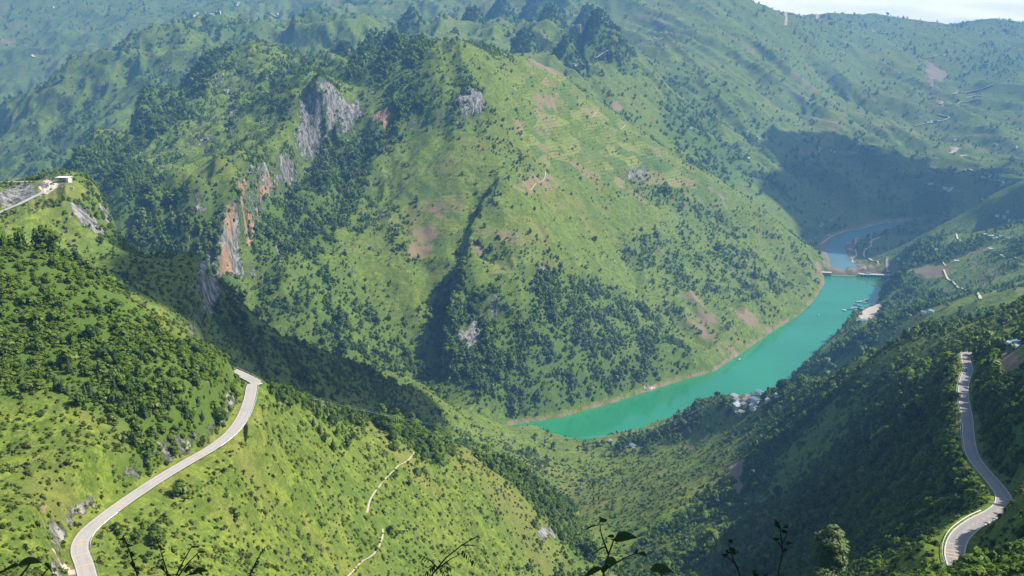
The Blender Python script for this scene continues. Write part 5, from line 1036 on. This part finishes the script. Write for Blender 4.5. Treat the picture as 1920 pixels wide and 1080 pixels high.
def pinnate(u0, v0, u1, v1, n_, ln, kd=2):
    out = []; dx, dy = u1-u0, v1-v0; D = math.hypot(dx, dy); nx, ny = -dy/D, dx/D
    for i in range(n_):
        t = (i+0.6)/n_; x, y = u0+dx*t, v0+dy*t; l = ln*(1-0.5*abs(t-0.45))
        for s in (-1, 1): out.append((x, y, x+(nx*s*0.85+dx/D*0.5)*l, y+(ny*s*0.85+dy/D*0.5)*l+l*0.25, kd, random.uniform(-.5,.5)))
    return out
def spike(pts, ln):
    out = []
    for i in range(len(pts)-1):
        for k in range(7):
            t = k/7; x = pts[i][0]+(pts[i+1][0]-pts[i][0])*t; y = pts[i][1]+(pts[i+1][1]-pts[i][1])*t; a = random.uniform(0, 6.28); out.append((x, y, x+ln*math.cos(a), y+ln*math.sin(a), 1, random.uniform(-1,1)))
    return out
plant('sapling', 'dark broad leaves poking up in the bottom left corner', 2.2, [[(20,1110),(45,1072),(62,1050)],[(60,1100),(80,1078),(96,1060)]], [(34,1062,-30,1078,0,.2),(34,1058,68,1043,1,.3),(82,1058,106,1072,0,.4),(62,1050,40,1052,1,.6)])
s = [(262,1100),(255,1070),(243,1035),(231,1003)]; plant('seed_spike', 'dark bristly seed spike left of the leafy bush at bottom left', 3.2, [s], spike(s, 9)+[(255,1050,262,1038,0,.2),(258,1062,246,1056,1,.3)])
s2 = [(318,1100),(312,1068),(302,1035),(292,1006)]
br = [[(330,1110),(330,1080),(345,1050),(360,1024)],[(332,1085),(350,1058),(372,1036),(384,1033)],[(330,1092),(352,1078),(380,1064)],[(326,1085),(305,1068),(290,1058)]]
lv = spike(s2, 7)+[(360,1024,352,1018,1,.2),(358,1027,372,1022,1,.4),(372,1036,386,1032,1,.1),(368,1038,376,1046,1,.5),(350,1045,338,1048,0,.3),(352,1050,346,1040,1,.6),(352,1078,370,1072,1,.2),(362,1072,384,1064,1,.4),(370,1070,382,1078,1,.3),(345,1060,332,1066,0,.2),(300,1064,284,1060,1,.3),(308,1070,300,1056,1,.1),(335,1080,318,1072,0,.4),(330,1084,300,1080,0,.3),(340,1082,358,1092,0,.2),(325,1066,312,1058,1,.3),(345,1070,360,1062,0,.5)]
plant('bush', 'dark leafy bush with toothed twigs at bottom left beside the road bend', 3.0, [br[0]]+br[1:]+[s2], lv)
s = [(462,1100),(470,1075),(482,1050),(497,1026)]; plant('seed_spike', 'slim dark seed spike leaning right on the grassy slope at the bottom', 3.4, [s], spike(s, 6))
plant('feathery_twig', 'dark feathery-leaved twig slanting up at the bottom centre left', 3.2, [[(800,1110),(812,1075),(836,1046),(866,1022),(896,1005)],[(816,1070),(845,1048),(880,1030)],[(866,1022),(880,1022),(896,1024)],[(820,1064),(808,1052),(790,1042)]],
      pinnate(866,1030,892,1056,7,9)+pinnate(838,1036,828,1030,4,7)+pinnate(830,1054,846,1066,6,9)+pinnate(824,1058,838,1080,6,9)+pinnate(815,1058,796,1074,6,9)+pinnate(808,1052,784,1040,5,8)+pinnate(822,1050,812,1030,5,6)+[(878,1013,890,1007,2,.2),(870,1018,862,1014,2,.3)])
plant('broadleaf_sapling', 'dark broad-leaved sapling standing up at the bottom centre', 2.6, [[(1128,1120),(1132,1075),(1141,1040),(1150,1015),(1152,1010)],[(1141,1040),(1130,1010),(1126,995),(1124,975)],[(1134,1068),(1155,1055),(1180,1042),(1200,1036)]],
      [(1150,1012,1190,1000,0,.3),(1152,1008,1136,1000,1,1.2),(1138,1026,1108,1034,0,.3),(1124,985,1094,988,0,.5),(1124,978,1140,972,0,.4),(1126,972,1120,964,1,.2),(1136,1048,1160,1056,0,1.0),(1136,1048,1118,1040,1,.5),(1130,1066,1088,1078,0,.1),(1128,1074,1140,1056,0,.2),(1128,1080,1100,1100,0,.3),(1182,1042,1170,1034,1,.3),(1190,1040,1196,1028,1,.4),(1198,1036,1212,1040,0,.2),(1150,1014,1148,1004,1,.2)])
plant('sapling', 'single dark leaf lifting into view right of the broad-leaved sapling', 2.4, [[(1246,1120),(1242,1085),(1238,1072)]], [(1218,1068,1262,1064,0,.15),(1240,1074,1256,1082,1,.3)])
def heads(pts): return [(u, v, u+random.uniform(-6,6), v-random.uniform(5,10), 0, random.uniform(-1,1)) for u, v in pts for _ in range(4)]
plant('seedhead_plant', 'dry plant with small dark seed heads at the bottom right of centre', 3.0, [[(1396,1120),(1384,1068),(1374,1048),(1366,1020)],[(1378,1056),(1364,1044),(1354,1046)],[(1380,1062),(1372,1040),(1376,1030)]], heads([(1366,1038),(1372,1034),(1358,1044),(1378,1040),(1368,1018)]))
plant('seedhead_plant', 'taller thin plant with dark seed heads left of the pale tree', 3.2, [[(1456,1120),(1460,1070),(1468,1035),(1463,995),(1460,980)],[(1466,1020),(1474,1004),(1478,995)],[(1467,1030),(1458,1015),(1454,1010)]], heads([(1460,990),(1470,1000),(1476,990),(1455,1014),(1478,1022),(1468,1036),(1458,982)]))
plant('seedhead_plant', 'low seed head between the two taller dry plants', 3.0, [[(1418,1120),(1416,1090),(1415,1074)]], heads([(1415,1074),(1417,1080),(1436,1082)]))
# unseen tree added just right of the viewpoint to shade its plants
x_, y_ = 8.6, 4.4; z_ = float(ground(np.array([x_]), np.array([y_]))[0]); sh_t = big_tree(13, 12, 12, 2600, 0.75, 501, M_LEAF_DARK, 0.45, 0.35)
tree((x_, y_, z_), 0, 1.0, 0.3, 'unseen leafy tree added beside the viewpoint to shade its plants', None, protos=[sh_t])
# lit shrubs in the lower right corner
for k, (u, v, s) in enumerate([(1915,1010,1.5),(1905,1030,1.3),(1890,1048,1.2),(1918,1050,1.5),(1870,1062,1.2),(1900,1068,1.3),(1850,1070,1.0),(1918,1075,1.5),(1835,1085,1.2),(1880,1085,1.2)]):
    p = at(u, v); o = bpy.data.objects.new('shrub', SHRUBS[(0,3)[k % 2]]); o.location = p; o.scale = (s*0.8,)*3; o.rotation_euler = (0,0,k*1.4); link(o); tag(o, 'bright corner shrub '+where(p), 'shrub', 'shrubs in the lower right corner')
# ------------------------------------------------------------------ clouds overhead, whose shade lies on the slopes
M_CLOUD = simple('cloud_white', (0.80,0.80,0.80), 1.0, 0.0, 0.04, 0.004)
def cloud(px, w, d, seed, zc=2400.0, rz=0.0, rag=1, c=None, tall=0.55):
    g_ = at(*px); c = c or g_+SUN_DIR*((zc-g_.z)/SUN_DIR.z); r = random.Random(seed); bm = bmesh.new()
    for k in range(16+34*rag):
        a = r.uniform(0, 6.28); q = math.sqrt(r.random()); R0 = r.uniform(0.22, 0.40)*min(w, d)*(1.15-0.5*q)
        if k >= 16: q = r.uniform(0.85, 1.12); R0 = r.uniform(0.05, 0.14)*min(w, d)
        x, y = math.cos(a)*q*(w/2-R0*0.8), math.sin(a)*q*(d/2-R0*0.8)
        m = Matrix.Translation((x*math.cos(rz)-y*math.sin(rz), x*math.sin(rz)+y*math.cos(rz), R0*0.3*r.random())) @ Matrix.Diagonal((1,1,tall,1)); bmesh.ops.create_icosphere(bm, subdivisions=3, radius=R0, matrix=m)
    me = bpy.data.meshes.new('cloud'); bm.to_mesh(me); bm.free(); n_ = len(me.vertices); co = np.empty(n_*3, np.float32); me.vertices.foreach_get('co', co); co = co.reshape(-1,3); L_ = min(w, d)
    co += np.stack([perlin(co[:,1]/(L_*.13)+k, co[:,2]/(L_*.13)+co[:,0]/(L_*.2), seed+k)*L_*0.06 for k in range(3)], 1); co[:,2] = np.maximum(co[:,2], -L_*0.12)
    me.vertices.foreach_set('co', co.ravel()); me.update(); me.polygons.foreach_set('use_smooth', np.ones(len(me.polygons), bool)); me.materials.append(M_CLOUD); o = link(bpy.data.objects.new('cloud', me)); o.location = c; return tag(o, kind='structure')
cloud((575,672), 720, 470, 601, rz=0.75)
cloud((1640,375), 1050, 1500, 611, 2700, rz=0.1)
# pale cloud bank low over the horizon beyond the ranges
bm = bmesh.new(); bmesh.ops.create_icosphere(bm, subdivisions=6, radius=1.0); me = bpy.data.meshes.new('cloud'); bm.to_mesh(me); bm.free()
co = np.empty(len(me.vertices)*3, np.float32); me.vertices.foreach_get('co', co); co = co.reshape(-1,3)
nz = perlin(co[:,0]*9+co[:,2]*3, co[:,2]*7+co[:,1]*4, 661)*0.5+perlin(co[:,0]*22, co[:,2]*15+co[:,1]*9, 662)*0.25
co = co*(1+0.05*nz[:,None])*np.array([14000,9000,2700]); me.vertices.foreach_set('co', co.astype(np.float32).ravel()); me.update(); me.polygons.foreach_set('use_smooth', np.ones(len(me.polygons), bool)); me.materials.append(M_CLOUD)
o = link(bpy.data.objects.new('cloud', me)); o.location = (8500,26500,-1000); o.rotation_euler = (0,0,-0.35); tag(o, kind='structure')
scatter('woodland', mid_pts, mid_sz, FARTREES, 'woodland covering the valley slopes')
cone = CONE_ROCK[i2, j2] > 0.3
scatter('far_woodland', pf, szf, FARTREES, 'distant woodland on the far mountains', 0.12, np.where(cone, 1, RNG.integers(0, 5, len(pf))))
lit = (ps[:,0] < 20) | (RNG.random(len(ps)) < 0.35)  # paler leaves on the left hillside, its sunlight put into the leaf colour
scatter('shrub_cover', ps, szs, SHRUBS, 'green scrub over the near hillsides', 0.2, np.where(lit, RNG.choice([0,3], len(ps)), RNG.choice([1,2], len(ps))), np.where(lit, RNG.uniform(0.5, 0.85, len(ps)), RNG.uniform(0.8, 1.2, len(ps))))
small = RNG.random(len(pg)) < 0.30
scatter('tall_grass', pg[~small], szg[~small], TUFTS, 'tall yellow-green grass on the near slopes', 0.38)
scatter('bracken', pg[small], szg[small]*RNG.lognormal(-1.1, 0.35, int(small.sum())), SHRUBS, 'low bracken and seedlings among the grass', 0.2, RNG.choice([0,3], int(small.sum())), RNG.uniform(0.45, 0.8, int(small.sum())))
# ------------------------------------------------------------------ the air: one closed box of thin even haze
def haze_box(lo, hi):
    bm = bmesh.new(); bmesh.ops.create_cube(bm, size=1.0)
    for v in bm.verts: v.co = Vector([lo[i]+(hi[i]-lo[i])*(v.co[i]+0.5) for i in range(3)])
    me = bpy.data.meshes.new('haze'); bm.to_mesh(me); bm.free()
    b = NB('haze_air'); pv = b.n('ShaderNodeVolumePrincipled')
    pv.inputs['Color'].default_value = HAZE_COL+(1,); pv.inputs['Density'].default_value = HAZE_D; pv.inputs['Anisotropy'].default_value = 0.15
    b.l(pv.outputs[0], b.out.inputs['Volume']); me.materials.append(b.m)
    return tag(link(bpy.data.objects.new('haze', me)), 'thin blue haze filling the air over the valley', kind='stuff')
HAZE_COL = (0.19, 0.46, 0.90); HAZE_D = 1.15e-4
haze_box((-9500,-3800,float(Z.min())-30), (9500,9500,max(float(Z.max()),CAMZ)+180))
